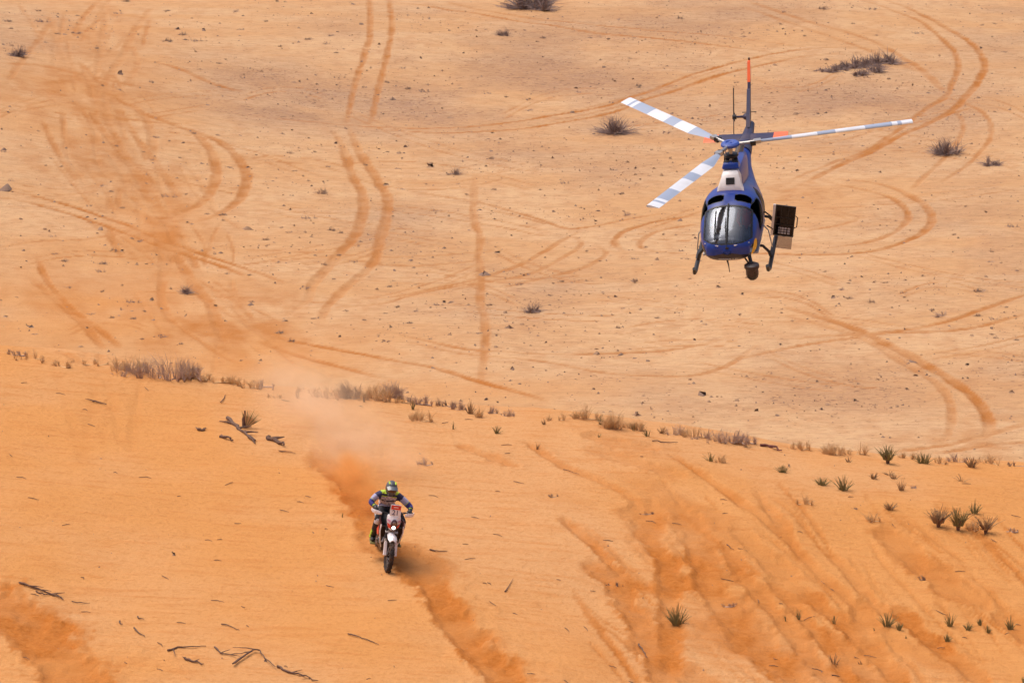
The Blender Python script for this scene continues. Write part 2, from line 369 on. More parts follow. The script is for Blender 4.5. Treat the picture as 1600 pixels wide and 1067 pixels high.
inview = (PX > -500) & (PX < 2100) & (GY > 50)
GRAV = blobs([(330, 130, 150, 38, 1), (470, 160, 150, 36, 1), (700, 170, 220, 50, 1), (640, 60, 150, 45, .7), (900, 110, 220, 90, .7), (1060, 200, 200, 60, .7), (1330, 180, 240, 80, .75), (1500, 390, 170, 90, .7),
              (640, 360, 110, 40, .6), (800, 450, 160, 60, .55), (1300, 620, 240, 70, .4), (1050, 620, 200, 50, .4), (1580, 40, 120, 60, .6), (1100, 30, 200, 40, .6), (60, 60, 120, 40, .5), (1590, 600, 80, 60, .6), (900, 250, 200, 40, .55)])
ORNG = blobs([(240, 335, 70, 45, .85), (265, 375, 65, 36, .85), (110, 140, 130, 45, .8), (160, 235, 110, 70, .75), (225, 280, 60, 50, .8), (330, 510, 180, 60, .9), (430, 490, 90, 45, .6), (120, 480, 200, 90, .4), (160, 60, 90, 60, .5), (265, 430, 70, 40, .5), (225, 320, 25, 25, .9), (1500, 700, 90, 22, .7), (1540, 640, 60, 60, .4), (1260, 300, 90, 25, .35)])
DCOL = np.maximum(DUNE, np.where(inview & (GY > 90), np.clip(blobs([(120, 500, 330, 110, .85), (400, 560, 260, 50, .8), (250, 350, 110, 60, .6), (100, 150, 160, 70, .5), (700, 610, 250, 25, .5), (150, 40, 90, 50, .4)]) * (0.4 + 1.1 * fbm(GX / 6, GY / 8, 4, 83)), 0, 1), 0))
lown = fbm(GX / 7, GY / 9, 4, 81)
GRAV = np.where(inview, GRAV, 0.5) * np.clip(3.4 * lown - 1.0, 0.1, 1.25) * (1 - DUNE) * (1 - .8 * DCOL)
churn = fbm(GX / 1.6 + .5 * GY / 4, GY / 5.0, 5, 87)
ORNG = np.where(inview & (GY > 95), ORNG, 0) * np.clip(4.2 * churn - 1.35, 0, 1.1)
blN = blobs([(1080, 870, 140, 110, .8), (1180, 1000, 190, 110, .9), (560, 770, 40, 36, .7), (960, 690, 120, 40, .5), (1440, 900, 110, 50, .4), (1000, 760, 160, 60, .35), (1390, 1030, 160, 50, .6)])
patch = np.clip((fbm(GX * 0.8 + GY * 0.5, GY * 0.35, 4, 91) - 0.46) * 5, 0, 1)
TRK = np.maximum(TRK, np.where(inview & (GY < 100), blN * patch, 0))
TRK = np.maximum(TRK, ORNG * 0.85)
FZ = np.where((GY > 55) & (GY < 100), 0.05 * (fbm(GX * 3.2 + 3, GY * 3.0, 4, 95) - 0.5) * (0.35 + 2.2 * np.clip(TRK, 0, 1)), 0)
RIP = np.where((GY > 55) & (GY < 98), 0.008 * np.sin(GY * 14 + 3.0 * fbm(GX / 2, GY / 2, 2, 96) * 6) * np.clip(fbm(GX / 4, GY / 3, 2, 97) * 2 - 0.6, 0, 1), 0) * (1 - np.clip(TRK, 0, 1))
GZ = GZ + DEP + FZ + RIP
nR, nC = GZ.shape
idx = np.arange(nR * nC, dtype=np.int32).reshape(nR, nC)
quads = np.stack([idx[:-1, :-1], idx[:-1, 1:], idx[1:, 1:], idx[1:, :-1]], -1).reshape(-1, 4)
gm = bpy.data.meshes.new('ground')
gm.vertices.add(nR * nC); gm.vertices.foreach_set('co', np.stack([GX, GY, GZ], -1).astype(np.float32).ravel())
gm.loops.add(quads.size); gm.loops.foreach_set('vertex_index', quads.ravel())
gm.polygons.add(len(quads)); gm.polygons.foreach_set('loop_start', np.arange(0, quads.size, 4, dtype=np.int32))
gm.polygons.foreach_set('use_smooth', np.ones(len(quads), dtype=bool))
gm.update(calc_edges=True)
for nm, arr in (('track', TRK), ('gravel', GRAV), ('dune', DUNE), ('dunecol', DCOL), ('big', fbm(GX * .22, GY * .22, 4, 101)), ('mid', fbm(GX * 1.5, GY * 1.3, 5, 102)), ('vstreak', fbm(GX * .13, GY * .28, 4, 103))):
    at = gm.attributes.new(nm, 'FLOAT', 'POINT'); at.data.foreach_set('value', arr.astype(np.float32).ravel())
ground = link('ground', gm); tag(ground, kind='structure')
tag(ground, 'orange desert sand, a near dune and a pale valley floor cut by wheel tracks')

def gh(x, y):
    """height of the finished ground mesh"""
    x = np.asarray(x, float); y = np.asarray(y, float)
    i = np.clip(np.searchsorted(Y, y) - 1, 0, nR - 2); fy = np.clip((y - Y[i]) / (Y[i + 1] - Y[i]), 0, 1)
    def row(ii):
        u = x / W[ii]; j = np.clip(np.searchsorted(U, u) - 1, 0, nC - 2); f = np.clip((u - U[j]) / (U[j + 1] - U[j]), 0, 1)
        return GZ[ii, j] * (1 - f) + GZ[ii, j + 1] * f
    return row(i) * (1 - fy) + row(i + 1) * fy
def on(px, py):
    p = raycast(px, py, gh); return [Vector(q) for q in p]
def ppm(p): return F_PX / math.sqrt(p[0] ** 2 + p[1] ** 2 + (CAM_H - p[2]) ** 2)

def ground_material():
    m = bpy.data.materials.new('desert_sand'); m.use_nodes = True
    n = m.node_tree.nodes; l = m.node_tree.links; p = n['Principled BSDF']
    geo = n.new('ShaderNodeNewGeometry'); pos = geo.outputs['Position']
    def attr(a):
        x = n.new('ShaderNodeAttribute'); x.attribute_name = a; return x.outputs['Fac']
    def noise(scale, detail=5, vec=None, rough=0.55):
        x = n.new('ShaderNodeTexNoise'); x.inputs['Scale'].default_value = scale; x.inputs['Detail'].default_value = detail; x.inputs['Roughness'].default_value = rough
        l.new(vec or pos, x.inputs['Vector']); return x.outputs['Fac']
    def mapp(sc):
        x = n.new('ShaderNodeMapping'); x.inputs['Scale'].default_value = sc; l.new(pos, x.inputs['Vector']); return x.outputs['Vector']
    def mr(v, a, b, c=0.0, d=1.0):
        x = n.new('ShaderNodeMapRange'); x.inputs['From Min'].default_value = a; x.inputs['From Max'].default_value = b; x.inputs['To Min'].default_value = c; x.inputs['To Max'].default_value = d
        l.new(v, x.inputs['Value']); return x.outputs['Result']
    def math_(op, a, b):
        x = n.new('ShaderNodeMath'); x.operation = op; x.use_clamp = False
        for i, q in enumerate((a, b)):
            if isinstance(q, (int, float)): x.inputs[i].default_value = q
            else: l.new(q, x.inputs[i])
        return x.outputs[0]
    def mix(fac, a, b):
        x = n.new('ShaderNodeMix'); x.data_type = 'RGBA'
        if isinstance(fac, (int, float)): x.inputs['Factor'].default_value = fac
        else: l.new(fac, x.inputs['Factor'])
        for k, q in (('A', a), ('B', b)):
            if isinstance(q, tuple): x.inputs[k].default_value = q + (1,)
            else: l.new(q, x.inputs[k])
        return x.outputs['Result']
    streak = noise(1.0, 4, mapp((0.9, 5.0, 1.0))); big = attr('big'); mid = attr('mid'); fine = noise(9.0, 3, None, 0.7); grain = noise(42.0, 1, None, 0.7)
    dune = mix(mr(big, .35, .65), (0.575, 0.262, 0.080), (0.575, 0.298, 0.122))
    dune = mix(mr(streak, .5, .70, 0, .5), dune, (0.50, 0.19, 0.050))
    dune = mix(mr(fine, .48, .72, 0, .55), dune, (0.45, 0.180, 0.048))
    vstreak = attr('vstreak'); gspeck0 = noise(2.2, 4, mapp((0.8, 1.6, 1.0)), 0.7)
    val = mix(mr(vstreak, .38, .62), (0.58, 0.365, 0.192), (0.56, 0.322, 0.150))
    val = mix(mr(mid, .45, .75, 0, .45), val, (0.47, 0.235, 0.10))
    val = mix(mr(gspeck0, .5, .72, 0, .5), val, (0.42, 0.21, 0.10))
    gspeck = noise(5.0, 3, mapp((0.7, 1.3, 1.0)), 0.75)
    gfac = math_('MULTIPLY', attr('gravel'), mr(gspeck, .36, .60, .4, 1.0))
    val = mix(gfac, val, (0.30, 0.180, 0.120))
    mot = noise(1.6, 5, mapp((0.55, 1.5, 1.0)), 0.82); mfac = math_('MULTIPLY', mr(mot, .48, .60, 0, 1), math_('ADD', math_('MULTIPLY', attr('gravel'), 0.50), 0.36))
    mfc = n.new('ShaderNodeClamp'); l.new(mfac, mfc.inputs[0]); mfc.inputs['Max'].default_value = .8
    val = mix(mfc.outputs[0], val, (0.335, 0.185, 0.095))
    # fine dark stubble and pebbles too small to tell apart
    vor = n.new('ShaderNodeTexVoronoi'); vor.inputs['Scale'].default_value = 2.6; vor.inputs['Randomness'].default_value = 1.0; l.new(mapp((0.75, 1.0, 1.0)), vor.inputs['Vector'])
    rad = mr(mid, .3, .7, .06, .26); spot = math_('LESS_THAN', vor.outputs['Distance'], math_('MULTIPLY', rad, math_('ADD', math_('MULTIPLY', attr('gravel'), 0.9), 0.55)))
    inv = math_('SUBTRACT', 1.0, attr('dune'))
    val = mix(math_('MULTIPLY', math_('MULTIPLY', spot, inv), 0.62), val, (0.16, 0.090, 0.060))
    col = mix(attr('dunecol'), val, dune)
    tfac = math_('MULTIPLY', attr('track'), mr(mid, .3, .65, .65, 1.05)); tf = n.new('ShaderNodeClamp'); l.new(tfac, tf.inputs[0])
    dist = mix(mr(fine, .35, .7), (0.40, 0.125, 0.018), (0.49, 0.175, 0.036))
    distv = mix(mr(fine, .35, .7), (0.36, 0.130, 0.028), (0.42, 0.165, 0.042))
    col = mix(tf.outputs[0], col, mix(attr('dunecol'), distv, dist))
    col = mix(mr(grain, .35, .7, 0, .5), col, mix(0.35, col, (0.25, 0.10, 0.04)))
    l.new(col, p.inputs['Base Color'])
    p.inputs['Roughness'].default_value = 0.95; p.inputs['Specular IOR Level'].default_value = 0.12
    b1 = n.new('ShaderNodeBump'); b1.inputs['Strength'].default_value = 0.8; b1.inputs['Distance'].default_value = 0.06
    hsum = math_('ADD', math_('MULTIPLY', fine, 0.6), math_('MULTIPLY', streak, 0.8)); hsum = math_('ADD', hsum, math_('MULTIPLY', math_('MULTIPLY', gspeck, inv), 1.2))
    l.new(hsum, b1.inputs['Height']); l.new(b1.outputs[0], p.inputs['Normal'])
    return m
gm.materials.append(ground_material())

# ------------------------------------------------------------------ people: one continuous skinned body
def skin_body(name, joints, edges, root, sub=2):
    names = list(joints); me = bpy.data.meshes.new(name + '_bones')
    me.from_pydata([joints[k][0] for k in names], [(names.index(a), names.index(b)) for a, b in edges], [])
    o = bpy.data.objects.new(name + '_bones', me); COL.objects.link(o)
    md = o.modifiers.new('skin', 'SKIN'); md.use_smooth_shade = True; md.branch_smoothing = 0.3
    sd = o.modifiers.new('sub', 'SUBSURF'); sd.levels = sub; sd.render_levels = sub
    for i, k in enumerate(names):
        r = joints[k][1]; me.skin_vertices[0].data[i].radius = r if isinstance(r, tuple) else (r, r)
        me.skin_vertices[0].data[i].use_root = (k == root)
    dg = bpy.context.evaluated_depsgraph_get(); dg.update()
    out = bpy.data.meshes.new_from_object(o.evaluated_get(dg)); out.name = name
    bpy.data.objects.remove(o); bpy.data.meshes.remove(me)
    return out
def paint(mesh, joints, edges, rule, mats):
    """one material per face by the limb it belongs to (cloth, boots, gloves)"""
    mesh.materials.clear()
    for m in mats: mesh.materials.append(m)
    n = len(mesh.polygons); c = np.zeros(n * 3); mesh.polygons.foreach_get('center', c); c = c.reshape(-1, 3)
    best = np.full(n, 1e9); be = np.zeros(n, int); bt = np.zeros(n)
    for i, (a, b) in enumerate(edges):
        A = np.array(joints[a][0]); B = np.array(joints[b][0]); ab = B - A
        ra = joints[a][1]; ra = max(ra) if isinstance(ra, tuple) else ra; rb = joints[b][1]; rb = max(rb) if isinstance(rb, tuple) else rb
        t = np.clip(((c - A) @ ab) / (ab @ ab), 0, 1); d = np.linalg.norm(c - A - t[:, None] * ab, axis=1) - (ra + (rb - ra) * t)
        k = d < best; best[k] = d[k]; be[k] = i; bt[k] = t[k]
    mi = [rule(edges[be[i]], bt[i], c[i]) for i in range(n)]
    mesh.polygons.foreach_set('material_index', mi); mesh.polygons.foreach_set('use_smooth', [True] * n); mesh.update()

# ------------------------------------------------------------------ helicopter (local: +Y nose, +X its right side, +Z up, origin under the mast at skid level)
HD = 112.2
hub_dir = Vector(ray_dir(1141, 226)).normalized()
vx = hub_dir.cross(Vector((0, 0, 1))).normalized(); vy = vx.cross(hub_dir).normalized(); vz = -hub_dir
VIEW = Matrix((vx, vy, vz)).transposed()
A0 = Matrix(((-1, 0, 0), (0, 0, 1), (0, 1, 0)))
def ry_(a): return Matrix(((math.cos(a), 0, math.sin(a)), (0, 1, 0), (-math.sin(a), 0, math.cos(a))))
HE, HROLL, HYAW = R(20.0), R(5.5), R(-6.5)
HR = VIEW @ Matrix.Rotation(HROLL, 3, 'Z') @ Matrix.Rotation(HE, 3, 'X') @ ry_(HYAW) @ A0
HUB = Vector((0, 0, 3.14))
HM = HR.to_4x4(); HM.translation = Vector((0, 0, CAM_H)) + hub_dir * HD - HR @ HUB
heli = empty('helicopter', HM)
tag(heli, 'blue helicopter with white engine cowling hovering over the valley', 'helicopter')
M_blue = mat('heli_blue', (0.010, 0.040, 0.26), .34, .0, .12, .06, 3, spec=.3, dirt=(0.05, 0.05, 0.14), dirt_amt=.4)
M_navy = mat('heli_navy', (0.022, 0.020, 0.062), .45, 0, .05, .08, 3, spec=.3, dirt=(0.16, 0.10, 0.08), dirt_amt=.3)
M_belly = mat('heli_belly', (0.018, 0.014, 0.030), .4, 0, .3)
M_white = mat('heli_white', (0.74, 0.71, 0.69), .4, 0, .3, .05, 5, dirt=(0.45, 0.36, 0.28), dirt_amt=.3)
M_black = mat('black_metal', (0.016, 0.015, 0.017), .45, .2)
M_dark = mat('dark_recess', (0.010, 0.008, 0.008), .8)
M_orange = mat('heli_orange', (0.86, 0.12, 0.015), .45, 0, .3, .06)
M_steel = mat('steel', (0.40, 0.38, 0.36), .35, .8)
M_bgrey = mat('blade_grey', (0.27, 0.32, 0.42), .5, 0, 0, .05, 2)
M_bwhite = mat('blade_white', (0.62, 0.64, 0.68), .5, 0, 0, .08, 2, dirt=(.40, .38, .36), dirt_amt=.4)
M_yel = mat('decal_yellow', (0.85, 0.46, 0.012), .5)
M_glass = glass_mat('cabin_glass', (0.80, 0.86, 0.95), .14, .08)
M_tint = glass_mat('green_glass', (0.05, 0.10, 0.09), -.12, .2)
M_screen = glass_mat('clear_sheet', (0.62, 0.58, 0.58), .12, .1)
M_hub = mat('hub_blue', (0.03, 0.075, 0.33), .45, 0, .1)

# cabin shell stations: y, half width, bottom, top
ST = np.array([(3.02, .10, .90, 1.03), (2.97, .46, .76, 1.16), (2.86, .64, .66, 1.27), (2.65, .76, .57, 1.42), (2.3, .85, .51, 1.63), (1.95, .895, .48, 1.82), (1.6, .92, .47, 1.96), (1.2, .935, .47, 2.05),
               (.7, .94, .47, 2.07), (.3, .93, .47, 2.03), (-.2, .88, .48, 1.92), (-.7, .79, .52, 1.80), (-1.2, .66, .62, 1.74), (-1.8, .48, .85, 1.74), (-2.5, .31, 1.20, 1.82), (-3.2, .25, 1.44, 1.93)])
def station(y):
    ys = ST[::-1, 0]; r_ = [float(np.interp(y, ys, ST[::-1, k])) for k in (1, 2, 3)]; r_[0] *= .955; return r_
ysm = np.concatenate([3.03 - 0.4 * np.linspace(0, 1, 22) ** 2, np.linspace(2.6, -3.2, 190)])
sm = []
for y in ysm:
    k = 0.10 if y < 2.8 else 0.02
    q = [station(min(3.02, y + d)) for d in (-k, -k / 2, 0, k / 2, k)]; sm.append([sum(a) / 5 for a in zip(*q)])
NA = 160
def shell_pt(w, zb, zt, a, n=2.7):
    ca, sa = math.cos(a), math.sin(a)     # a = 0 top
    x = w * math.copysign(abs(sa) ** (2 / n), sa); zc = zb + (zt - zb) * 0.46
    z = zc + ((zt - zc) if ca > 0 else (zc - zb)) * math.copysign(abs(ca) ** (2 / n), ca)
    return x, z
def part_of(x, y, z, a):
    ax = abs(x); ad = abs(math.degrees(a if a <= math.pi else a - 2 * math.pi))
    w, zb, zt = station(min(3.02, y)); zr = (z - zb) / (zt - zb)
    # windscreen: sloped front between the roof edge and the nose cap
    low = 1.17 + 0.04 * (ax / .7) ** 2
    lim = .675 - .02 * (2.8 - y)
    if 1.72 < y and z > low and ax < lim + .05:
        if 1.77 < y and z > low + .03 and ax < lim: return 'screen'
        return 'frame'
    e = ((ax - .40) / .235) ** 4 + ((y - 1.36) / .17) ** 4
    if ad < 60 and e < 1: return 'roofwin'
    if ad < 60 and e < 1.5: return 'frame'
    e = ((y - 2.52) / .27) ** 4 + ((z - .86) / .20) ** 4
    if ad > 75 and e < 1: return 'chin'
    for (yc, hy) in ((1.40, .42), (.42, .40)):
        e = ((y - yc - (z - 1.45) * -.25) / hy) ** 6 + ((z - 1.48) / .34) ** 6
        if 40 < ad < 120 and e < 1: return 'door%d' % (yc > 1)
        if 40 < ad < 120 and e < 1.45: return 'frame'
    if zr < 0.27: return 'belly'
    return 'shell'
parts = {}
rings = [[shell_pt(w, zb, zt, 2 * math.pi * (j + .5) / NA, 2.7 - .7 * min(1, max(0, (1.0 - y) / 1.2))) for j in range(NA)] for y, (w, zb, zt) in zip(ysm, sm)]
for i in range(len(ysm) - 1):
    for j in range(NA):
        k = (j + 1) % NA; q = [(rings[i][j][0], ysm[i], rings[i][j][1]), (rings[i + 1][j][0], ysm[i + 1], rings[i + 1][j][1]), (rings[i + 1][k][0], ysm[i + 1], rings[i + 1][k][1]), (rings[i][k][0], ysm[i], rings[i][k][1])]
        c = [sum(p[t] for p in q) / 4 for t in range(3)]; key = part_of(c[0], c[1], c[2], 2 * math.pi * (j + 1) / NA)
        if key in ('screen', 'roofwin', 'chin') or key.startswith('door'): key += '+' if c[0] > 0 else '-'
        parts.setdefault(key, []).append(q)
def from_quads(name, qs, m, parent, shrink=0.0, thick=False):
    idx = {}; vs = []; fs = []
    for q in qs:
        f = []
        for p in q:
            kk = (round(p[0], 4), round(p[1], 4), round(p[2], 4))
            if kk not in idx: idx[kk] = len(vs); vs.append(p)
            f.append(idx[kk])
        fs.append(f)
    if shrink:
        cc = Vector((0, .6, 1.25)); vs = [tuple(Vector(p) - (Vector(p) - cc).normalized() * shrink) for p in vs]
    me = bpy.data.meshes.new(name); me.from_pydata(vs, [], fs); me.materials.append(m)
    me.polygons.foreach_set('use_smooth', [True] * len(fs)); me.update()
    return link(name, me, parent)
shell = from_quads('fuselage', parts['shell'], M_blue, heli)
from_quads('belly', parts['belly'], M_belly, heli)
def islands(qs):
    par = {}
    def find(a):
        while par[a] != a: par[a] = par[par[a]]; a = par[a]
        return a
    ks = [[(round(p[0], 4), round(p[1], 4), round(p[2], 4)) for p in q] for q in qs]
    for k in ks:
        for p in k: par.setdefault(p, p)
        for p in k[1:]: par[find(k[0])] = find(p)
    out = {}
    for q, k in zip(qs, ks): out.setdefault(find(k[0]), []).append(q)
    return list(out.values())
for isl in islands(parts['frame']): from_quads('window_frame', isl, M_black, shell)
G().tube([(0, 2.915, 1.16), (0, 2.75, 1.375), (0, 2.3, 1.645), (0, 1.95, 1.835), (0, 1.7, 1.94)], .030, 8).build('centre_post', M_black, shell)
for s in '+-':
    from_quads('windscreen', parts['screen' + s], M_glass, heli, .012)
    from_quads('roof_window', parts['roofwin' + s], M_tint, heli, .01)
    from_quads('chin_window', parts['chin' + s], M_glass, heli, .01)
    for d in '01': from_quads('door_window', parts['door' + d + s], M_tint, heli, .01)
G().add([(.02, 3.025, .9), (-.02, 3.025, .9), (-.02, 3.025, 1.03), (.02, 3.025, 1.03)], [(0, 1, 2, 3)]).ell((0, 2.99, .965), (.14, .045, .075)).build('nose_cap', M_blue, shell)
# inside bar and wiper
G().tube([(.36, 2.80, 1.30), (.36, 2.3, 1.60), (.35, 1.9, 1.80)], .022, 6).build('grab_bar', M_black, heli)
G().tube([(0, 3.03, 1.12), (.03, 2.93, 1.20), (.05, 2.6, 1.49), (.06, 2.2, 1.71)], .012, 5).box((0, 3.0, 1.09), (.09, .06, .05)).build('wiper', M_black, heli)
for xx in (-.58, -.25, .30, .62): G().box((xx, 2.97 - .34 * (abs(xx) / .7) ** 3, 1.15), (.10, .02, .025), rotm(0, 0, -20 if xx > 0 else 20)).build('screen_clip', M_white, heli)
# cabin interior
g = G(); g.box((0, .9, .60), (1.6, 2.6, .06)); g.box((0, 0.3, 1.1), (1.4, .06, 1.0)); g.build('cabin_floor', mat('cabin_lining', (.40, .40, .43), .8), heli)
g = G(); g.box((.30, 2.35, 1.05), (.72, .25, .42), rotm(-20, 0, 0), 0, (.9, .8), .03); g.box((.0, 2.1, .80), (.22, .6, .4)); g.build('instrument_panel', mat('panel_dark', (.10, .10, .11), .6), heli)
for sx in (-.42, .42):
    g = G(); g.box((sx, 1.15, .86), (.46, .48, .12), None, 0, (.95, .95), .03); g.box((sx, .90, 1.28), (.46, .12, .78), rotm(8, 0, 0), 0, (.85, .9), .03); g.build('crew_seat', mat('seat_grey', (.20, .20, .22), .8), heli)
# white intake cowling, blue transmission deck, engine cowl
g = G(); prof = []
for (y, w, z0, z1, k) in ((.92, .40, 2.02, 2.08, .9), (.86, .39, 2.02, 2.19, .85), (.66, .325, 2.04, 2.43, .78), (.52, .295, 2.06, 2.51, .76), (.36, .30, 2.06, 2.52, .76)):
    prof.append([(-w, y, z0), (-w * .98, y, z0 + (z1 - z0) * .55), (-w * k, y, z1 - .03), (-w * k + .05, y, z1), (w * k - .05, y, z1), (w * k, y, z1 - .03), (w * .98, y, z0 + (z1 - z0) * .55), (w, y, z0)])
g.loft(prof); cowl = g.build('intake_cowling', M_white, heli)
g = G(); g.box((0, .785, 2.30), (.25, .02, .20), rotm(40, 0, 0)); g.build('intake_opening', M_dark, cowl)
g = G(); g.box((0, .22, 2.60), (.50, .50, .18), rotm(8, 0, 0), 0, (.85, .9), .03); deck = g.build('transmission_deck', M_blue, heli)
g = G(); g.ell((-.12, .24, 2.69), (.10, .12, .04)); g.ell((.12, .24, 2.69), (.10, .12, .04)); g.box((0, .02, 2.70), (.34, .10, .05)); g.build('deck_opening', M_dark, deck)
g = G(); prof = []
for (y, w, z0, z1) in ((.36, .31, 2.0, 2.49), (-.5, .32, 1.8, 2.44), (-1.2, .33, 1.7, 2.36), (-1.9, .26, 1.7, 2.20), (-2.5, .18, 1.75, 2.05), (-2.8, .10, 1.75, 1.98)):
    prof.append([(-w, y, z0), (-w, y, z0 + (z1 - z0) * .6), (-w * .7, y, z1 - .05), (-w * .3, y, z1), (w * .3, y, z1), (w * .7, y, z1 - .05), (w, y, z0 + (z1 - z0) * .6), (w, y, z0)])
g.loft(prof); g.build('engine_cowling', M_blue, heli)
G().tube([(0, -1.7, 2.12), (0, -2.3, 2.13), (0, -2.6, 2.15)], [.12, .12, .13], 14).build('exhaust_pipe', mat('exhaust', (.12, .09, .07), .5, .8), heli)
# mast, swashplate, hub
g = G(); g.lathe([(.10, 2.45), (.09, 2.7), (.06, 2.75), (.055, 3.08)], 14); mast = g.build('rotor_mast', M_steel, heli)
g = G(); g.lathe([(.20, 2.78), (.22, 2.80), (.22, 2.84), (.18, 2.86)], 20)
g.build('swashplate', M_black, mast)
for k in range(3):
    a = R(50 + 120 * k); G().tube([(.2 * math.cos(a), .2 * math.sin(a), 2.84), (.27 * math.cos(a + .2), .27 * math.sin(a + .2), 3.08)], .014, 6).build('pitch_link', M_steel, mast)
    G().tube([(.24 * math.cos(a + 1), .24 * math.sin(a + 1), 2.50), (.19 * math.cos(a + 1), .19 * math.sin(a + 1), 2.80)], .022, 6).build('servo_actuator', M_black, mast)
g = G(); g.lathe([(.10, 3.19), (.14, 3.225), (.22, 3.22), (.27, 3.18), (.28, 3.13), (.24, 3.09), (.12, 3.08)], 28); g.ell((0, 0, 3.195), (.055, .055, .03)); hub = g.build('rotor_hub', M_hub, heli)
BLADE_AZ = 70.0
bands = [(.86, 4.12, 0)]
RB = 5.345
cuts = [(.80, 0), (1.72, 0), (1.80, 1), (2.55, 0), (3.08, 1), (3.95, 0), (4.74, 1), (4.90, 0), (5.02, 1), (RB, 1)]
for k in range(3):
    a = R(BLADE_AZ + 120 * k); q = Matrix.Rotation(a, 4, 'Z') @ Matrix.Rotation(R(-1.2), 4, 'Y')     # coning
    T = Matrix.Translation((0, 0, 3.13)) @ q
    g = G()
    for (r0, m0), (r1, _) in zip(cuts[:-1], cuts[1:]):
        ringsb = []
        for r in (r0, r1):
            c = .41 if r > 1.3 else .13 + .28 * max(0, r - .8) / .5
            tw = R(10 - 6 * r / RB); sec = [(.30, 0), (.22, .035), (.0, .045), (-.40, .022), (-.70, 0), (-.40, -.012), (.0, -.03), (.22, -.03)]
            ringsb.append([T @ Vector((r, -c * x * math.cos(tw) + z * math.sin(tw), c * x * math.sin(tw) + z)) for (x, z) in sec])
        g.loft(ringsb, r0 == cuts[0][0], r1 == RB, m0)
    bl = g.build('rotor_blade', [M_bgrey, M_bwhite], heli, True, 25)
    g = G(); g.tube([T @ Vector((.20, 0, 0)), T @ Vector((.50, 0, .0)), T @ Vector((.86, 0, 0))], [.055, .05, .06], 8); g.box(T @ Vector((.80, 0, .01)), (.2, .2, .10), q.to_3x3())
    g.build('blade_sleeve', M_steel, bl)
    g = G(); g.box(T @ Vector((.66, -.02, -.02)), (.16, .17, .13), q.to_3x3()); g.build('blade_damper', M_black, bl)
# tail boom, fins, stabiliser
g = G(); g.lathe([(.255, 0), (.25, .4), (.19, 1.6), (.14, 2.6), (.12, 2.95), (.05, 3.0)], 20, Matrix.Translation((0, -3.05, 1.69)) @ Matrix.Rotation(R(92.5), 4, 'X')); boom = g.build('tail_boom', M_navy, heli)
def fin(pts, th, m, name, parent, axis):
    g = G(); r = []
    for e in (-1, 1):
        r.append([(p[0] + e * th * p[3], p[1], p[2]) if axis == 'x' else (p[0], p[1], p[2] + e * th * p[3]) for p in pts])
    g.loft(r); return g.build(name, m, parent, True, 30)
fin([(0, -5.1, 1.80, 1), (0, -5.95, 1.80, .6), (0, -6.55, 2.62, .5), (0, -6.15, 2.64, .9)], .06, M_navy, 'fin_base', boom, 'x')
vf = fin([(0, -5.62, 1.90, 1), (0, -6.10, 1.90, .6), (0, -6.85, 2.78, .5), (0, -6.40, 2.80, .9)], .045, M_navy, 'vertical_fin', heli, 'x')
fin([(0, -6.395, 2.80, 1), (0, -6.845, 2.78, .6), (0, -7.12, 3.30, .5), (0, -6.82, 3.32, .9)], .047, M_orange, 'fin_tip', vf, 'x')
G().tube([(0, -7.0, 3.30), (0, -7.0, 3.38)], .03, 8).build('beacon', M_black, vf)
fin([(0, -5.3, 1.70, 1), (0, -5.9, 1.74, .6), (0, -6.2, 1.10, .5), (0, -5.9, 1.08, .9)], .045, M_navy, 'lower_fin', heli, 'x')
for s in (-1, 1):
    r = []
    g = G()
    for x in (.12, .84): r.append([(s * x, -4.02, 1.76), (s * x, -4.12, 1.79), (s * x, -4.62, 1.775), (s * x, -4.62, 1.755), (s * x, -4.18, 1.735)])
    g.loft(r); st = g.build('stabiliser', M_navy, heli, True, 30)
    r = []
    g = G()
    for x in (.84, 1.27): r.append([(s * x, -4.015, 1.76), (s * x, -4.12, 1.795), (s * x, -4.625, 1.78), (s * x, -4.625, 1.75), (s * x, -4.18, 1.73)])
    g.loft(r); g.build('stabiliser_tip', M_orange, st, True, 30)
G().tube([(-.22, -5.85, 2.02), (.22, -5.85, 2.02)], .014, 6).build('tail_antenna', M_black, boom)
# tail rotor on the right side of the fin
g = G(); g.tube([(.03, -5.80, 1.90), (.44, -5.80, 1.90)], [.05, .03], 10); g.ell((.10, -5.8, 1.90), (.11, .16, .10)); gb = g.build('tail_gearbox', M_navy, heli)
g = G(); g.tube([(.40, -5.80, 1.90), (.52, -5.80, 1.90)], .075, 10); g.box((.47, -5.8, 1.90), (.05, .10, .24), rotm(40, 0, 0)); th = g.build('tail_rotor_hub', M_black, heli)
for s in (0, 180):
    q = rotm(38 + s, 0, 0); r = []
    g = G()
    for (zz, c) in ((.10, .05), (.25, .09), (.90, .09), (.93, .07)): r.append([q @ Vector((.012, c, zz)) + Vector((.48, -5.8, 1.9)), q @ Vector((.018, -c * .3, zz)) + Vector((.48, -5.8, 1.9)), q @ Vector((0, -c, zz)) + Vector((.48, -5.8, 1.9)), q @ Vector((-.012, -c * .3, zz)) + Vector((.48, -5.8, 1.9))])
    g.loft(r); g.build('tail_rotor_blade', M_black, th)
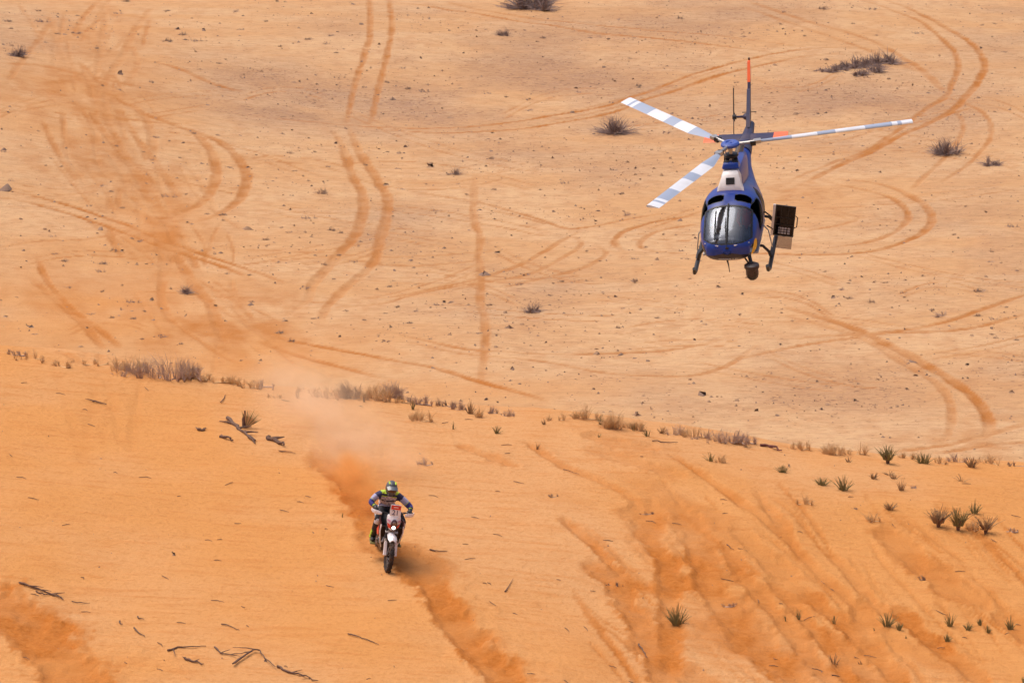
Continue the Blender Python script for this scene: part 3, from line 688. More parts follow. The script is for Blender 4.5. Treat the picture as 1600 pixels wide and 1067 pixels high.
# skids
for s in (-1, 1):
    g = G(); g.tube([(s * 1.06, 2.50, .30), (s * 1.07, 2.36, .12), (s * 1.08, 2.1, .06), (s * 1.08, -1.5, .06)], [.05, .06, .065, .06], 10); sk = g.build('skid', M_black, heli)
    g = G(); g.box((s * 1.08, .9, .125), (.14, .7, .03), None, 0, (1, 1), .015); g.build('step', M_black, sk)
    for y in (1.35, -.95):
        G().tube([(s * .35, y, .50), (s * .62, y, .52), (s * .86, y, .46), (s * 1.02, y, .28), (s * 1.08, y, .08)], .045, 8).build('cross_tube', M_black, heli)
    G().tube([(s * .84, .95, 1.0), (s * 1.02, 1.0, .80), (s * 1.10, 1.05, .3)], .02, 6).build('skid_strut', M_steel, heli)
# belly camera ball under the left of the nose
g = G(); C0 = Vector((-.66, 2.92, .32))
g.lathe([(.15, .24), (.215, .20), (.22, .12), (.19, .08)], 20, Matrix.Translation(C0)); turret = g.build('camera_turret', mat('turret', (.035, .022, .022), .45), heli)
g = G(); g.lathe([(.175, .10), (.185, .0), (.185, -.08), (.16, -.18), (.10, -.245), (.03, -.26)], 20, Matrix.Translation(C0)); g.build('camera_ball', mat('turret_ball', (.045, .022, .020), .35), turret)
g = G(); g.lathe([(.125, 0), (.125, .03), (.10, .035), (.095, .01)], 20, Matrix.Translation(C0 + Vector((0, .155, -.07))) @ Matrix.Rotation(R(-80), 4, 'X')); g.build('camera_lens', mat('lens', (.006, .006, .008), .12, 0, .5), turret)
g = G(); g.tube([(-.55, 2.45, .72), (-.62, 2.80, .62), C0 + Vector((0, 0, .22))], .055, 8); g.tube([(-.40, 2.5, .62), C0 + Vector((0.06, 0, .22))], .025, 6); g.build('camera_mount', M_black, turret)
G().tube([(.06, 2.65, .58), (.03, 2.66, .40), (.02, 2.66, .22)], [.03, .014, .01], 6).build('belly_antenna', M_black, heli)
# framed panel held out on the left side
pq = rotm(0, -10, 0); PC = Vector((-1.44, .35, .80))
def pp(x, y, z): return pq @ Vector((x, y, z)) + PC
g = G()
for (x0, z0, sx, sz) in ((.28, .02, .04, .95), (-.28, .02, .035, .95), (0, .48, .58, .035), (0, -.44, .58, .035)): g.box(pp(x0, 0, z0), (sx, .04, sz), pq)
sp = g.build('side_panel', M_black, heli)
G().box(pp(.335, .012, .02), (.075, .06, .97), pq).build('white_edge', M_white, sp)
G().box(pp(0, -.005, .02), (.54, .012, .90), pq).build('panel_pane', glass_mat('panel_glass', (.09, .06, .055), .03, .06), sp)
g = G()
for z in (-.10, .12): g.box(pp(0, .012, z), (.54, .02, .018), pq)
for x in (-.09, .12): g.box(pp(x, .012, .0), (.015, .02, .9), pq)
g.build('panel_bar', M_black, sp)
g = G()
for i in range(4):
    for j in range(3): g.box(pp(-.15 + .09 * i, .015, -.36 + .075 * j), (.07, .008, .05), pq)
tag(g.build('panel_vent', mat('vent_grey', (.35, .36, .42), .5), sp), kind='stuff')
G().box(pp(-.03, 0, -.66), (.50, .012, .38), pq).build('lower_sheet', M_screen, sp)
G().tube([pp(-.30, .02, .22), pp(-.37, .03, .18), pp(-.37, .03, -.12), pp(-.30, .02, -.16)], .016, 6).build('panel_handle', M_black, sp)
g = G(); g.tube([(-.90, .4, 1.15), (-1.05, .38, 1.0), pp(.33, 0, .0)], .022, 6); g.tube([(-.92, .4, .72), (-1.08, .38, .60), pp(.33, 0, -.42)], .022, 6); g.build('panel_strut', M_black, sp)
# marks: yellow emblem on the nose side, thin white lettering under the nose
def surf(y, deg):
    w, zb, zt = station(y); x, z = shell_pt(w, zb, zt, R(deg)); return Vector((x, y, z))
g = G(); c = []
for i in range(24):
    b = 2 * math.pi * i / 24; c.append(surf(2.55 + .20 * math.cos(b) , -98 + 17 * math.sin(b) - 6 * math.cos(b)))
cc = Vector((0, 1.5, 1.1)); c = [p + (p - cc).normalized() * .012 for p in c]; mid = sum(c, Vector()) / 24 + Vector((-.03, .01, -.01))
g.add(c + [mid], [(i, (i + 1) % 24, 24) for i in range(24)]); g.build('yellow_emblem', M_yel, shell)
g = G()
rr = random.Random(3)
for i in range(30):
    if i in (19, 20, 22, 23): continue
    x = .34 - .023 * i; y = 2.945 - .33 * abs(x / .62) ** 2.6; hh = rr.choice((.026, .036, .030))
    g.box((x, y + .012, .735 + .02 * abs(x)), (.014, .02, hh), rotm(-35, 0, 0))
tag(g.build('nose_lettering', M_bwhite, shell), kind='stuff')

# crew behind the windscreen
def crew(side, jacket, helmet, label):
    x = side * .42
    J = {'pelvis': ((x, 1.08, 1.00), (.17, .13)), 'waist': ((x, 1.02, 1.18), (.15, .12)), 'chest': ((x, 1.02, 1.40), (.18, .13)), 'neck': ((x, 1.05, 1.56), .065), 'head': ((x, 1.10, 1.66), .085)}
    E = [('pelvis', 'waist'), ('waist', 'chest'), ('chest', 'neck'), ('neck', 'head')]
    for n, s in (('l', -1), ('r', 1)):
        J.update({'sh' + n: ((x + s * .19, 1.04, 1.46), .075), 'el' + n: ((x + s * .25, 1.24, 1.22), .055), 'wr' + n: ((x + s * .14, 1.48, 1.16), .04), 'hd' + n: ((x + s * .12, 1.57, 1.17), .035),
                  'hip' + n: ((x + s * .10, 1.14, .97), .10), 'kn' + n: ((x + s * .14, 1.55, 1.00), .075), 'an' + n: ((x + s * .14, 1.78, .70), .05), 'toe' + n: ((x + s * .14, 1.93, .68), .04)})
        E += [('chest', 'sh' + n), ('sh' + n, 'el' + n), ('el' + n, 'wr' + n), ('wr' + n, 'hd' + n), ('pelvis', 'hip' + n), ('hip' + n, 'kn' + n), ('kn' + n, 'an' + n), ('an' + n, 'toe' + n)]
    me = skin_body('person', J, E, 'pelvis', 1)
    skin = mat('skin', (.45, .25, .17), .6); trou = mat('crew_trousers', (.05, .055, .08), .8)
    paint(me, J, E, lambda e, t, c: 2 if e[1] in ('head',) or e[1][:2] == 'hd' else (1 if e[1][:2] in ('hi', 'kn', 'an', 'to') else 0), [jacket, trou, skin])
    p = link('person', me); p.matrix_world = HM; tag(p, label, 'person')
    g = G(); g.ell((x, 1.10, 1.70), (.115, .135, .125), 16, 10); g.build('flight_helmet', helmet, p)
    g = G(); g.box((x, 1.225, 1.685), (.16, .03, .07), None, 0, (.9, 1), .01); g.build('visor', M_dark, p)
crew(1, mat('crew_grey', (.55, .57, .62), .8), mat('helmet_grey', (.55, .57, .60), .4), 'crew member in grey jacket seated behind the left half of the windscreen')
crew(-1, mat('crew_red', (.45, .03, .03), .8), mat('helmet_orange', (.75, .16, .06), .4), 'crew member in red jacket and orange helmet seated behind the windscreen')

# ------------------------------------------------------------------ rally motorcycle (local: +Y forward, +X its right, +Z up; origin on the sand below the engine)
contact = on(604, 890)[0]
fyaw = R(9.0); bf = Vector((math.sin(fyaw), -math.cos(fyaw), 0))
bf.z = 0.08 * bf.y - 0.08 * bf.x; bf.normalize()
lean = R(9.5); bu = Vector((math.sin(lean), 0, math.cos(lean))); bu = (bu - bf * bu.dot(bf)).normalized(); br = bf.cross(bu)
BR = Matrix((br, bf, bu)).transposed()
BM = BR.to_4x4(); BM.translation = contact - BR @ Vector((0, .72, 0.012)) + Vector((0, 0, -.02))
bike = empty('motorcycle', BM); tag(bike, 'white and red rally motorcycle with lit headlight descending the orange dune', 'motorcycle')
K_tyre = mat('tyre_rubber', (.022, .016, .014), .85, dirt=(.20, .09, .035), dirt_amt=.5); K_rim = mat('rim_black', (.03, .028, .03), .4, .6); K_spoke = mat('spoke', (.45, .43, .42), .35, .9)
K_white = mat('bike_white', (.78, .77, .80), .35, 0, .3, .04, 20, dirt=(.5, .28, .13), dirt_amt=.35); K_red = mat('bike_red', (.62, .035, .02), .4, 0, .3); K_frame = mat('frame_dark', (.10, .022, .015), .5, .3)
K_black = mat('bike_black', (.018, .016, .018), .55); K_alu = mat('bike_alu', (.45, .42, .40), .4, .85); K_blue = mat('bike_navy', (.03, .03, .12), .4); K_eng = mat('engine', (.07, .05, .045), .5, .6); K_gold = mat('fork_tube', (.50, .40, .30), .3, .8)
def wheel(name, y, z, Rw, rt, tilt=0):
    c = (0, y, z)
    g = G(); g.torus(c, (1, 0, 0), Rw - 2 * rt + .012, .016, 36, 8); g.tube([(-.06, y, z), (.06, y, z)], .035, 12); w = g.build(name, K_rim, bike)
    g = G(); g.torus(c, (1, 0, 0), Rw - rt, rt, 40, 12)
    for k in range(40):
        a = 2 * math.pi * k / 40
        for sx, dz in ((-.45, 0), (.45, 0)) if k % 2 else ((0, 0),):
            rr_ = Rw - .004; q = Matrix.Rotation(a, 3, 'X'); g.box(Vector(c) + q @ Vector((sx * rt * 1.3, 0, rr_ - (.012 if sx else 0))), (rt * .7, .03, .03), q)
    g.build('tyre', K_tyre, w)
    g = G()
    for k in range(18):
        a = 2 * math.pi * k / 18; e = .05 if k % 2 else -.05
        g.tube([(e, y + .03 * math.cos(a), z + .03 * math.sin(a)), (0, y + (Rw - 2 * rt) * math.cos(a + .2), z + (Rw - 2 * rt) * math.sin(a + .2))], .003, 4)
    tag(g.build('spokes', K_spoke, w), kind='stuff')
    g = G(); g.lathe([(.06, -.003), (.14, -.003), (.14, .003), (.06, .003)], 24, Matrix.Translation((-.075, y, z)) @ Matrix.Rotation(R(90), 4, 'Y')); g.build('brake_disc', K_alu, w)
wheel('front_wheel', .72, .345, .35, .052); wheel('rear_wheel', -.76, .33, .335, .065)
for s in (-1, 1):
    g = G(); g.tube([(s * .105, .72, .345), (s * .105, .56, .66)], [.032, .036], 12); fk = g.build('fork_leg', K_gold, bike)
    g = G(); g.tube([(s * .105, .555, .66), (s * .105, .37, 1.04)], .030, 12); g.build('fork_tube', K_black, fk)
    g = G()
    a = Vector((s * .108, .765, .36)); b = Vector((s * .108, .635, .63)); q = (b - a).normalized().to_track_quat('Z', 'Y').to_matrix()
    g.box((a + b) / 2, (.072, .035, (b - a).length), q, 0, (.85, 1), .012); g.build('fork_guard', K_white, fk)
for (y, z, w) in ((.50, .80, .27), (.385, 1.03, .25)): G().box((0, y, z), (w, .08, .035), rotm(-27, 0, 0), 0, (1, 1), .008).build('triple_clamp', K_alu, bike)
# high front fender
g = G(); r = []
for (y, z, w) in ((.40, .765, .06), (.52, .78, .085), (.66, .78, .10), (.76, .755, .095), (.83, .715, .055)):
    r.append([(-w, y, z - .035), (-w * .6, y, z), (0, y, z + .018), (w * .6, y, z), (w, y, z - .035), (w * .6, y, z - .012), (0, y, z + .004), (-w * .6, y, z - .012)])
g.loft(r); g.build('front_fender', K_white, bike)
# fairing tower with lamp, number plate and screen
r = []
g = G()
for (z, w, y, d) in ((.86, .075, .54, .10), (.92, .105, .585, .13), (1.03, .135, .575, .13), (1.12, .14, .545, .10), (1.16, .13, .525, .07)):
    r.append([(-w, y - d, z), (-w, y - .02, z), (-w * .55, y + .045, z), (0, y + .06, z), (w * .55, y + .045, z), (w, y - .02, z), (w, y - d, z), (0, y - d - .02, z)])
g.loft(r); fair = g.build('fairing', K_white, bike)
for s in (-1, 1):
    g = G(); g.add([(s * .109, .575, .92), (s * .06, .64, .92), (s * .076, .637, 1.0), (s * .139, .565, 1.02)], [(0, 1, 2, 3)] if s > 0 else [(3, 2, 1, 0)]); g.build('red_patch', K_red, fair)
    g = G(); g.add([(s * .141, .565, 1.05), (s * .08, .63, 1.05), (s * .08, .616, 1.09), (s * .143, .55, 1.09)], [(0, 1, 2, 3)] if s > 0 else [(3, 2, 1, 0)]); g.build('pink_stripe', mat('stripe_pink', (.55, .25, .35), .4), fair)
g = G(); g.ell((0, .626, .995), (.072, .034, .125)); lampc = g.build('lamp_bezel', mat('lamp_bezel', (.06, .02, .035), .25, 0, .5), fair)
g = G(); g.ell((0, .652, .945), (.036, .018, .036)); g.build('headlight', mat('headlight', (.9, .9, .9), .2, emis=(1, .97, .92, 6.0)), lampc)
g = G(); g.ell((0, .648, 1.03), (.038, .016, .05)); g.build('upper_lamp', mat('lamp_glass', (.20, .16, .16), .12, .2, .5), lampc)
pq2 = rotm(12, 0, 0); P2 = Vector((0, .54, 1.285))
g = G(); g.box(P2, (.235, .015, .24), pq2, 0, (.92, 1), .005); plate = g.build('number_plate', K_white, fair)
G().box(P2 + pq2 @ Vector((0, .0105, .065)), (.205, .004, .09), pq2).build('plate_band', K_red, plate)
G().box(P2 + pq2 @ Vector((.0, .013, .065)), (.10, .003, .022), pq2).build('band_lettering', mat('band_light', (.75, .45, .42), .5), plate)
def text_mesh(s, size, name, m, parent, M4):
    cu = bpy.data.curves.new(name, 'FONT'); cu.body = s; cu.size = size; cu.align_x = 'CENTER'; cu.align_y = 'CENTER'; cu.extrude = .002
    o = bpy.data.objects.new(name, cu); COL.objects.link(o); dg = bpy.context.evaluated_depsgraph_get(); dg.update()
    me = bpy.data.meshes.new_from_object(o.evaluated_get(dg)); bpy.data.objects.remove(o); me.transform(M4); me.materials.clear(); me.materials.append(m)
    return link(name, me, parent)
face = Matrix(((-1, 0, 0), (0, 0, 1), (0, 1, 0))).to_4x4()
text_mesh('21', .15, 'race_number', K_blue, plate, Matrix.Translation(P2 + pq2 @ Vector((0, .012, -.048))) @ pq2.to_4x4() @ face)
g = G(); g.box((0, .40, 1.27), (.20, .08, .22), rotm(-20, 0, 0), 0, (.9, 1), .02); g.build('navigation_tower', K_black, bike)
# handlebar, hand guards
g = G(); g.tube([(-.42, .22, 1.16), (-.30, .25, 1.165), (-.16, .30, 1.13), (-.08, .32, 1.09), (.08, .32, 1.09), (.16, .30, 1.13), (.30, .25, 1.165), (.42, .22, 1.16)], .014, 8); bar = g.build('handlebar', K_black, bike)
for s in (-1, 1):
    G().tube([(s * .29, .252, 1.165), (s * .42, .22, 1.16)], .019, 8).build('grip', K_black, bar)
    r = []
    g = G()
    for (x, y, h, zc) in ((.455, .24, .025, 1.155), (.43, .315, .036, 1.15), (.37, .36, .044, 1.145), (.30, .38, .040, 1.14), (.25, .38, .022, 1.135)):
        r.append([(s * x, y, zc - h), (s * x, y + .012, zc), (s * x, y - .006, zc + h), (s * x * .985, y - .022, zc + h * .9), (s * x * .985, y - .010, zc), (s * x * .985, y - .020, zc - h * .9)])
    g.loft(r); g.build('hand_guard', K_white, bar)
    g = G(); g.tube([(s * .28, .26, 1.175), (s * .33, .30, 1.165), (s * .40, .29, 1.16)], .007, 5); g.build('lever', K_alu, bar)
# tank, shrouds, radiators, frame, engine, seat, tail
r = []
g = G()
for (y, w, z0, z1) in ((.36, .09, .86, 1.0), (.26, .17, .78, 1.05), (.08, .19, .74, 1.07), (-.10, .15, .80, 1.0), (-.20, .10, .85, .95)):
    r.append([(-w, y, z0), (-w, y, (z0 + z1) / 2), (-w * .6, y, z1), (w * .6, y, z1), (w, y, (z0 + z1) / 2), (w, y, z0)])
g.loft(r); g.build('fuel_tank', K_black, bike)
for s in (-1, 1):
    g = G(); g.box((s * .17, .34, .74), (.14, .04, .26), rotm(-15, 0, s * 8)); g.build('radiator', K_eng, bike)
    r = []
    g = G()
    for (y, z0, z1, x) in ((.47, .66, .92, .235), (.34, .60, 1.0, .25), (.12, .66, .98, .225), (-.05, .76, .92, .17)): r.append([(s * x, y, z0), (s * (x + .015), y, z1), (s * (x - .012), y, z1), (s * (x - .015), y, z0)])
    g.loft(r); sh = g.build('tank_shroud', K_frame, bike)
    g = G(); g.add([(s * .253, .46, .70), (s * .268, .34, .66), (s * .262, .18, .72), (s * .262, .34, .86)], [(0, 1, 2, 3)] if s < 0 else [(3, 2, 1, 0)]); g.build('red_patch', K_red, sh)
    G().tube([(s * .235, .48, .93), (s * .245, .50, .80), (s * .20, .46, .56), (s * .14, .36, .40)], .014, 6).build('crash_bar', K_white, bike)
g = G(); g.tube([(0, .40, .95), (0, .36, .72), (-.06, .30, .42), (-.08, -.30, .36), (-.10, -.36, .80), (0, .30, .92)], .028, 8); g.tube([(0, .36, .72), (.06, .30, .42), (.08, -.30, .36), (.10, -.36, .80)], .028, 8); g.build('frame', K_frame, bike)
g = G(); g.box((0, .02, .46), (.24, .46, .26), None, 0, (.85, .9), .03); g.box((0, .12, .68), (.17, .22, .24), rotm(-12, 0, 0), 0, (.9, .9), .02); g.tube([(-.15, -.02, .44), (.15, -.02, .44)], .12, 16); g.build('engine', K_eng, bike)
r = []
g = G()
for (y, w, z) in ((.40, .10, .44), (.36, .16, .32), (.10, .17, .25), (-.28, .15, .27)): r.append([(-w, y, z + .12), (-w * .8, y, z), (w * .8, y, z), (w, y, z + .12), (w * .8, y, z + .02), (-w * .8, y, z + .02)])
g.loft(r); g.build('skid_plate', mat('carbon', (.03, .016, .014), .4), bike)
g = G(); g.tube([(.05, .24, .66), (.11, .30, .50), (.14, .12, .40), (.16, -.2, .52), (.17, -.45, .72)], .024, 8); g.tube([(.17, -.42, .70), (.18, -.80, .86)], [.05, .055], 12); g.build('exhaust', K_alu, bike)
g = G(); g.box((0, -.34, .93), (.22, .74, .08), rotm(-3, 0, 0), 0, (.85, .97), .02); g.build('seat', K_black, bike)
r = []
g = G()
for (y, w, z) in ((-.40, .13, .86), (-.75, .13, .90), (-1.05, .09, .96)): r.append([(-w, y, z - .04), (-w * .7, y, z), (w * .7, y, z), (w, y, z - .04), (w * .7, y, z - .02), (-w * .7, y, z - .02)])
g.loft(r); g.build('rear_fender', K_white, bike)
g = G()
for s in (-1, 1): g.tube([(s * .07, -.26, .40), (s * .10, -.76, .33)], .028, 8)
g.tube([(-.11, -.76, .33), (.11, -.76, .33)], .014, 8); g.tube([(-.08, -.28, .395), (.08, -.28, .395)], .03, 8); g.build('swingarm', K_alu, bike)
for s in (-1, 1): G().box((s * .22, -.12, .375), (.12, .05, .02)).tube([(s * .10, -.12, .38), (s * .18, -.12, .375)], .012, 6).build('foot_peg', K_alu, bike)

# ------------------------------------------------------------------ the rider, one continuous body
ox = .085                                       # the rider sits a little to the inside of the lean
J = {'pelvis': ((ox * .3, -.30, 1.03), (.165, .135)), 'waist': ((ox * .7, -.23, 1.16), (.16, .125)), 'chest': ((ox, -.08, 1.35), (.20, .145)), 'neck': ((ox, .02, 1.485), .07), 'head': ((ox, .07, 1.57), .08)}
E = [('pelvis', 'waist'), ('waist', 'chest'), ('chest', 'neck'), ('neck', 'head')]
for n, s in (('l', -1), ('r', 1)):
    J.update({'sh' + n: ((ox + s * .215, -.05, 1.415), .092), 'ua' + n: ((ox * .8 + s * .325, .0, 1.32), .078), 'el' + n: ((ox * .4 + s * .43, .03, 1.21), .07), 'fa' + n: ((s * .385, .12, 1.20), .056), 'wr' + n: ((s * .36, .20, 1.18), .043), 'hd' + n: ((s * .355, .245, 1.175), .036),
              'hip' + n: ((ox * .2 + s * .12, -.24, 1.02), .115), 'th' + n: ((s * .20, -.02, .97), .100), 'kn' + n: ((s * .265, .17, .90), .085), 'sk' + n: ((s * .265, .02, .66), .075), 'an' + n: ((s * .255, -.12, .46), .068), 'hl' + n: ((s * .25, -.13, .41), .06), 'toe' + n: ((s * .275, .06, .395), .045)})
    E += [('chest', 'sh' + n), ('sh' + n, 'ua' + n), ('ua' + n, 'el' + n), ('el' + n, 'fa' + n), ('fa' + n, 'wr' + n), ('wr' + n, 'hd' + n), ('pelvis', 'hip' + n), ('hip' + n, 'th' + n), ('th' + n, 'kn' + n), ('kn' + n, 'sk' + n), ('sk' + n, 'an' + n), ('an' + n, 'hl' + n), ('hl' + n, 'toe' + n)]
body = skin_body('person', J, E, 'pelvis', 3)
C_navy = mat('jersey_navy', (.020, .022, .075), .8); C_blue = mat('jersey_blue', (.04, .045, .22), .8, 0, 0, .7, 26); C_lav = mat('jersey_lavender', (.34, .34, .50), .8, 0, 0, .5, 24); C_neon = mat('jersey_neon', (.42, .58, .03), .7); C_pant = mat('trouser_black', (.020, .019, .024), .8)
C_wht = mat('gear_white', (.62, .62, .66), .7); C_boot = mat('boot_black', (.020, .018, .018), .5); C_skin = mat('skin', (.45, .25, .17), .6)
def chest_mat():
    m = bpy.data.materials.new('jersey_print'); m.use_nodes = True; n = m.node_tree.nodes; l = m.node_tree.links; p = n['Principled BSDF']; p.inputs['Roughness'].default_value = .8
    tc = n.new('ShaderNodeTexCoord'); mp = n.new('ShaderNodeMapping'); mp.inputs['Rotation'].default_value = (R(90), 0, 0); l.new(tc.outputs['Object'], mp.inputs['Vector'])
    b = n.new('ShaderNodeTexBrick'); b.inputs['Scale'].default_value = 1; b.inputs['Brick Width'].default_value = .085; b.inputs['Row Height'].default_value = .045; b.inputs['Mortar Size'].default_value = .014; b.inputs['Mortar Smooth'].default_value = .1
    b.inputs['Color1'].default_value = (.12, .10, .30, 1); b.inputs['Color2'].default_value = (.45, .30, .45, 1); b.inputs['Mortar'].default_value = (.58, .56, .66, 1)
    l.new(mp.outputs[0], b.inputs['Vector']); l.new(b.outputs[0], p.inputs['Base Color']); return m
C_chest = chest_mat()
def rule(e, t, c):
    a = e[1][:2]; s = 1 if c[0] > ox else -1; xr = abs(c[0] - ox)
    if e == ('neck', 'head') or e == ('chest', 'neck'): return 3 if c[2] > 1.46 else 0
    if e[1] in ('chest', 'waist') or (a == 'sh' and xr < .16):
        if c[2] > 1.45: return 3
        if c[2] > 1.405: return 0
        if c[2] > 1.385 and .05 < xr: return 3
        if c[1] > -.22 and xr < .16 and c[2] > 1.11: return 8
        if c[2] < 1.11: return 5
        return 1
    if a == 'sh': return 3 if c[2] > 1.48 else 0
    if a == 'ua': return 0 if t < .55 else 2
    if a == 'el': return 2 if t < .30 else (3 if t < .36 else 1)
    if a == 'fa': return 1 if t < .75 else 5
    if a == 'wr': return 3 if t < .35 else 4
    if a == 'hd': return 4
    if a in ('hi', 'th'): return 5
    if a == 'kn': return 6 if c[1] > .19 and t > .6 else 5
    if a == 'sk': return 6 if t < .25 and c[1] > .15 else 5
    if a == 'an': return 7
    if a == 'hl' or a == 'to': return 7
    return 5
paint(body, J, E, rule, [C_navy, C_blue, C_lav, C_neon, C_boot, C_pant, C_wht, C_boot, C_chest])
rider = link('person', body); rider.matrix_world = BM
tag(rider, 'motorcycle rider in blue, lavender and neon yellow gear seated on the rally motorcycle', 'person')
# helmet with peak, chin bar and goggles
hc = Vector((ox, .075, 1.605)); hr = rotm(-14, 0, 0)
g = G(); r = []
for i in range(1, 12):
    a = math.pi * i / 12; z = -.15 * math.cos(a); rad = math.sin(a) ** .75
    ring = []
    for k in range(24):
        b = 2 * math.pi * k / 24; f = max(0, math.sin(b)); y = .155 * math.sin(b) * rad; x = .125 * math.cos(b) * rad
        if z < -.01: y += f ** 2 * .05 * min(1, -z / .06)
        ring.append(hr @ Vector((x, y, z)) + hc)
    r.append(ring)
g.loft(r)
C_helm = mat('helmet_shell', (.05, .055, .065), .3, 0, .5, .3, 30); helm = g.build('helmet', C_helm, rider)
g = G(); r = []
for (x, z) in ((-.115, .055), (-.06, .085), (0, .095), (.06, .085), (.115, .055)):
    r.append([hr @ Vector(p) + hc for p in ((x, .09, z + .02), (x * .9, .235 - abs(x) * .35, z + .005), (x * .9, .235 - abs(x) * .35, z - .006), (x, .09, z + .004))])
g.loft(r); g.build('helmet_peak', mat('peak_grey', (.09, .10, .115), .35, 0, .4), helm)
g = G(); g.ell(hr @ Vector((0, .115, .005)) + hc, (.095, .055, .048), 18, 9, hr); g.build('goggles', mat('goggle_lens', (.09, .035, .012), .12, 0, .8), helm)
g = G(); g.tube([hr @ Vector((.10 * math.cos(b), .06 + .115 * math.sin(b) * .55, .055 - .0 * math.sin(b))) + hc for b in [math.pi * k / 8 for k in range(9)]], .013, 6); g.build('goggle_rim', K_black, helm)
for s in (-1, 1):
    g = G(); g.ell(hr @ Vector((s * .065, .02, .135)) + hc, (.020, .060, .014), 12, 7, hr); g.build('helmet_stripe', C_neon, helm)
    g = G(); g.ell(hr @ Vector((s * .055, .16, -.075)) + hc, (.03, .035, .02), 10, 7, hr); g.build('chin_vent', mat('chin_dark', (.03, .022, .02), .4), helm)
# gloved hands closed on the grips
for s in (-1, 1):
    g = G(); w = Vector((s * .355, .205, 1.182))
    g.ell(w + Vector((0, .022, .008)), (.046, .040, .018), 12, 8, rotm(-15, 0, 0))
    for k, (dx, L) in enumerate(((.036, .062), (.012, .070), (-.012, .066), (-.034, .054))):
        x = s * (.355 - dx) ; g.tube([(x, .222, 1.19), (x, .245 + .02, 1.188), (x, .262, 1.160), (x, .240 - (.07 - L) * .2, 1.142)], [.011, .0105, .0095, .008], 7)
    g.tube([(s * .315, .200, 1.178), (s * .302, .222, 1.150), (s * .315, .247, 1.140)], [.013, .012, .009], 7)
    g.build('glove', C_boot, rider)
    g = G()
    for (z, y) in ((.44, -.055), (.53, -.005), (.60, .045)): g.box((s * (.255 + .072), y - .04, z), (.02, .08, .022), rotm(-30, 0, 0))
    tag(g.build('boot_buckles', C_neon, rider), kind='stuff')
    g = G(); g.box((s * .270, -.02, .355), (.11, .30, .03), rotm(0, 0, s * -3), 0, (1, 1), .01); g.build('boot_sole', mat('sole', (.16, .13, .03), .7), rider)

# ------------------------------------------------------------------ plants
P_olive = mat('shoot_olive', (.25, .21, .08), .8, 0, 0, .35, 6); P_brown = mat('shoot_brown', (.34, .215, .105), .85, 0, 0, .3, 6); P_straw = mat('straw', (.62, .40, .19), .85, 0, 0, .25, 5)
P_grey = mat('grey_twig', (.46, .32, .24), .9, 0, 0, .25, 5); P_dark = mat('dark_scrub', (.27, .19, .16), .9, 0, 0, .3, 5); P_wood = mat('dead_wood', (.135, .075, .05), .9, 0, 0, .35, 12); P_tuft = mat('tuft_brown', (.34, .225, .15), .9, 0, 0, .3, 6)
def shoots(rr, n, h, w, th, spread, seg=3, flat=.6, sides=3, curve=.25):
    """slender tapered shoots rising from one base, unit height"""
    g = G()
    for k in range(n):
        a = rr.uniform(0, 2 * math.pi); q = rr.random() ** .6; bx, by = .16 * w * q * math.cos(a), .16 * w * flat * q * math.sin(a)
        L = h * rr.uniform(.5, 1.0) * (1 - .30 * q); out = spread * w * q * rr.uniform(.5, 1.1); cv = curve * rr.uniform(-1, 1) * w * .3; t = th * rr.uniform(.6, 1.2)
        pts = []
        for i in range(seg + 1):
            s = i / seg; o = out * s ** 1.3; pts.append((bx + o * math.cos(a) + cv * s * s, by + flat * o * math.sin(a), -.04 * h + L * s * (1 - .12 * s * q)))
        g.tube(pts, [t * (1 - .72 * i / seg) for i in range(seg + 1)], sides, 0, False)
    return g
def fuzz(rr, n, h, w, th, d=.35):
    """a wide clump of thin dry blades and twigs"""
    g = G(); nc = max(6, int(n / 10)); subs = []
    for c in range(nc):
        x = rr.uniform(-.46, .46) * w; subs.append((x, rr.uniform(-.5, .5) * w * d, (1 - .55 * (2 * abs(x) / w) ** 2) * rr.uniform(.45, 1.05), rr.gauss(0, .12)))
    ss = sorted(subs); g.tube([(q[0], q[1], -.012) for q in ss], [.02] * len(ss), 5)      # creeping root crown that joins the tufts
    for k in range(n):
        cx_, cy_, hs, ln = rr.choice(subs); a = rr.uniform(0, 6.28); q = rr.random() ** .7; sp = h * hs * .55 * q
        L = h * hs * rr.uniform(.45, 1.0) * (1 - .25 * q); dx, dy = sp * math.cos(a) + ln * h, sp * math.sin(a); t = th * rr.uniform(.55, 1.2); x, y = cx_ + .1 * sp * math.cos(a), cy_ + .1 * sp * math.sin(a)
        g.tube([(x, y, -.03), (x + dx * .4, y + dy * .4, L * .6), (x + dx, y + dy, L)], [t, t * .8, t * .2], 3, 0, False)
        if rr.random() < .4: g.tube([(x + dx * .4, y + dy * .4, L * .5), (x + dx * .5 + rr.gauss(0, .12) * h, y + dy * .5, L * .85)], [t * .6, t * .2], 3, 0, False)
    return g
def put(o, px, py, rz=None):
    p = on(px, py)[0]; o.location = p; o.rotation_euler = (0, 0, rz if rz is not None else random.uniform(-.4, .4)); return p
GRP_SH = 'green shoot plants on the dune'
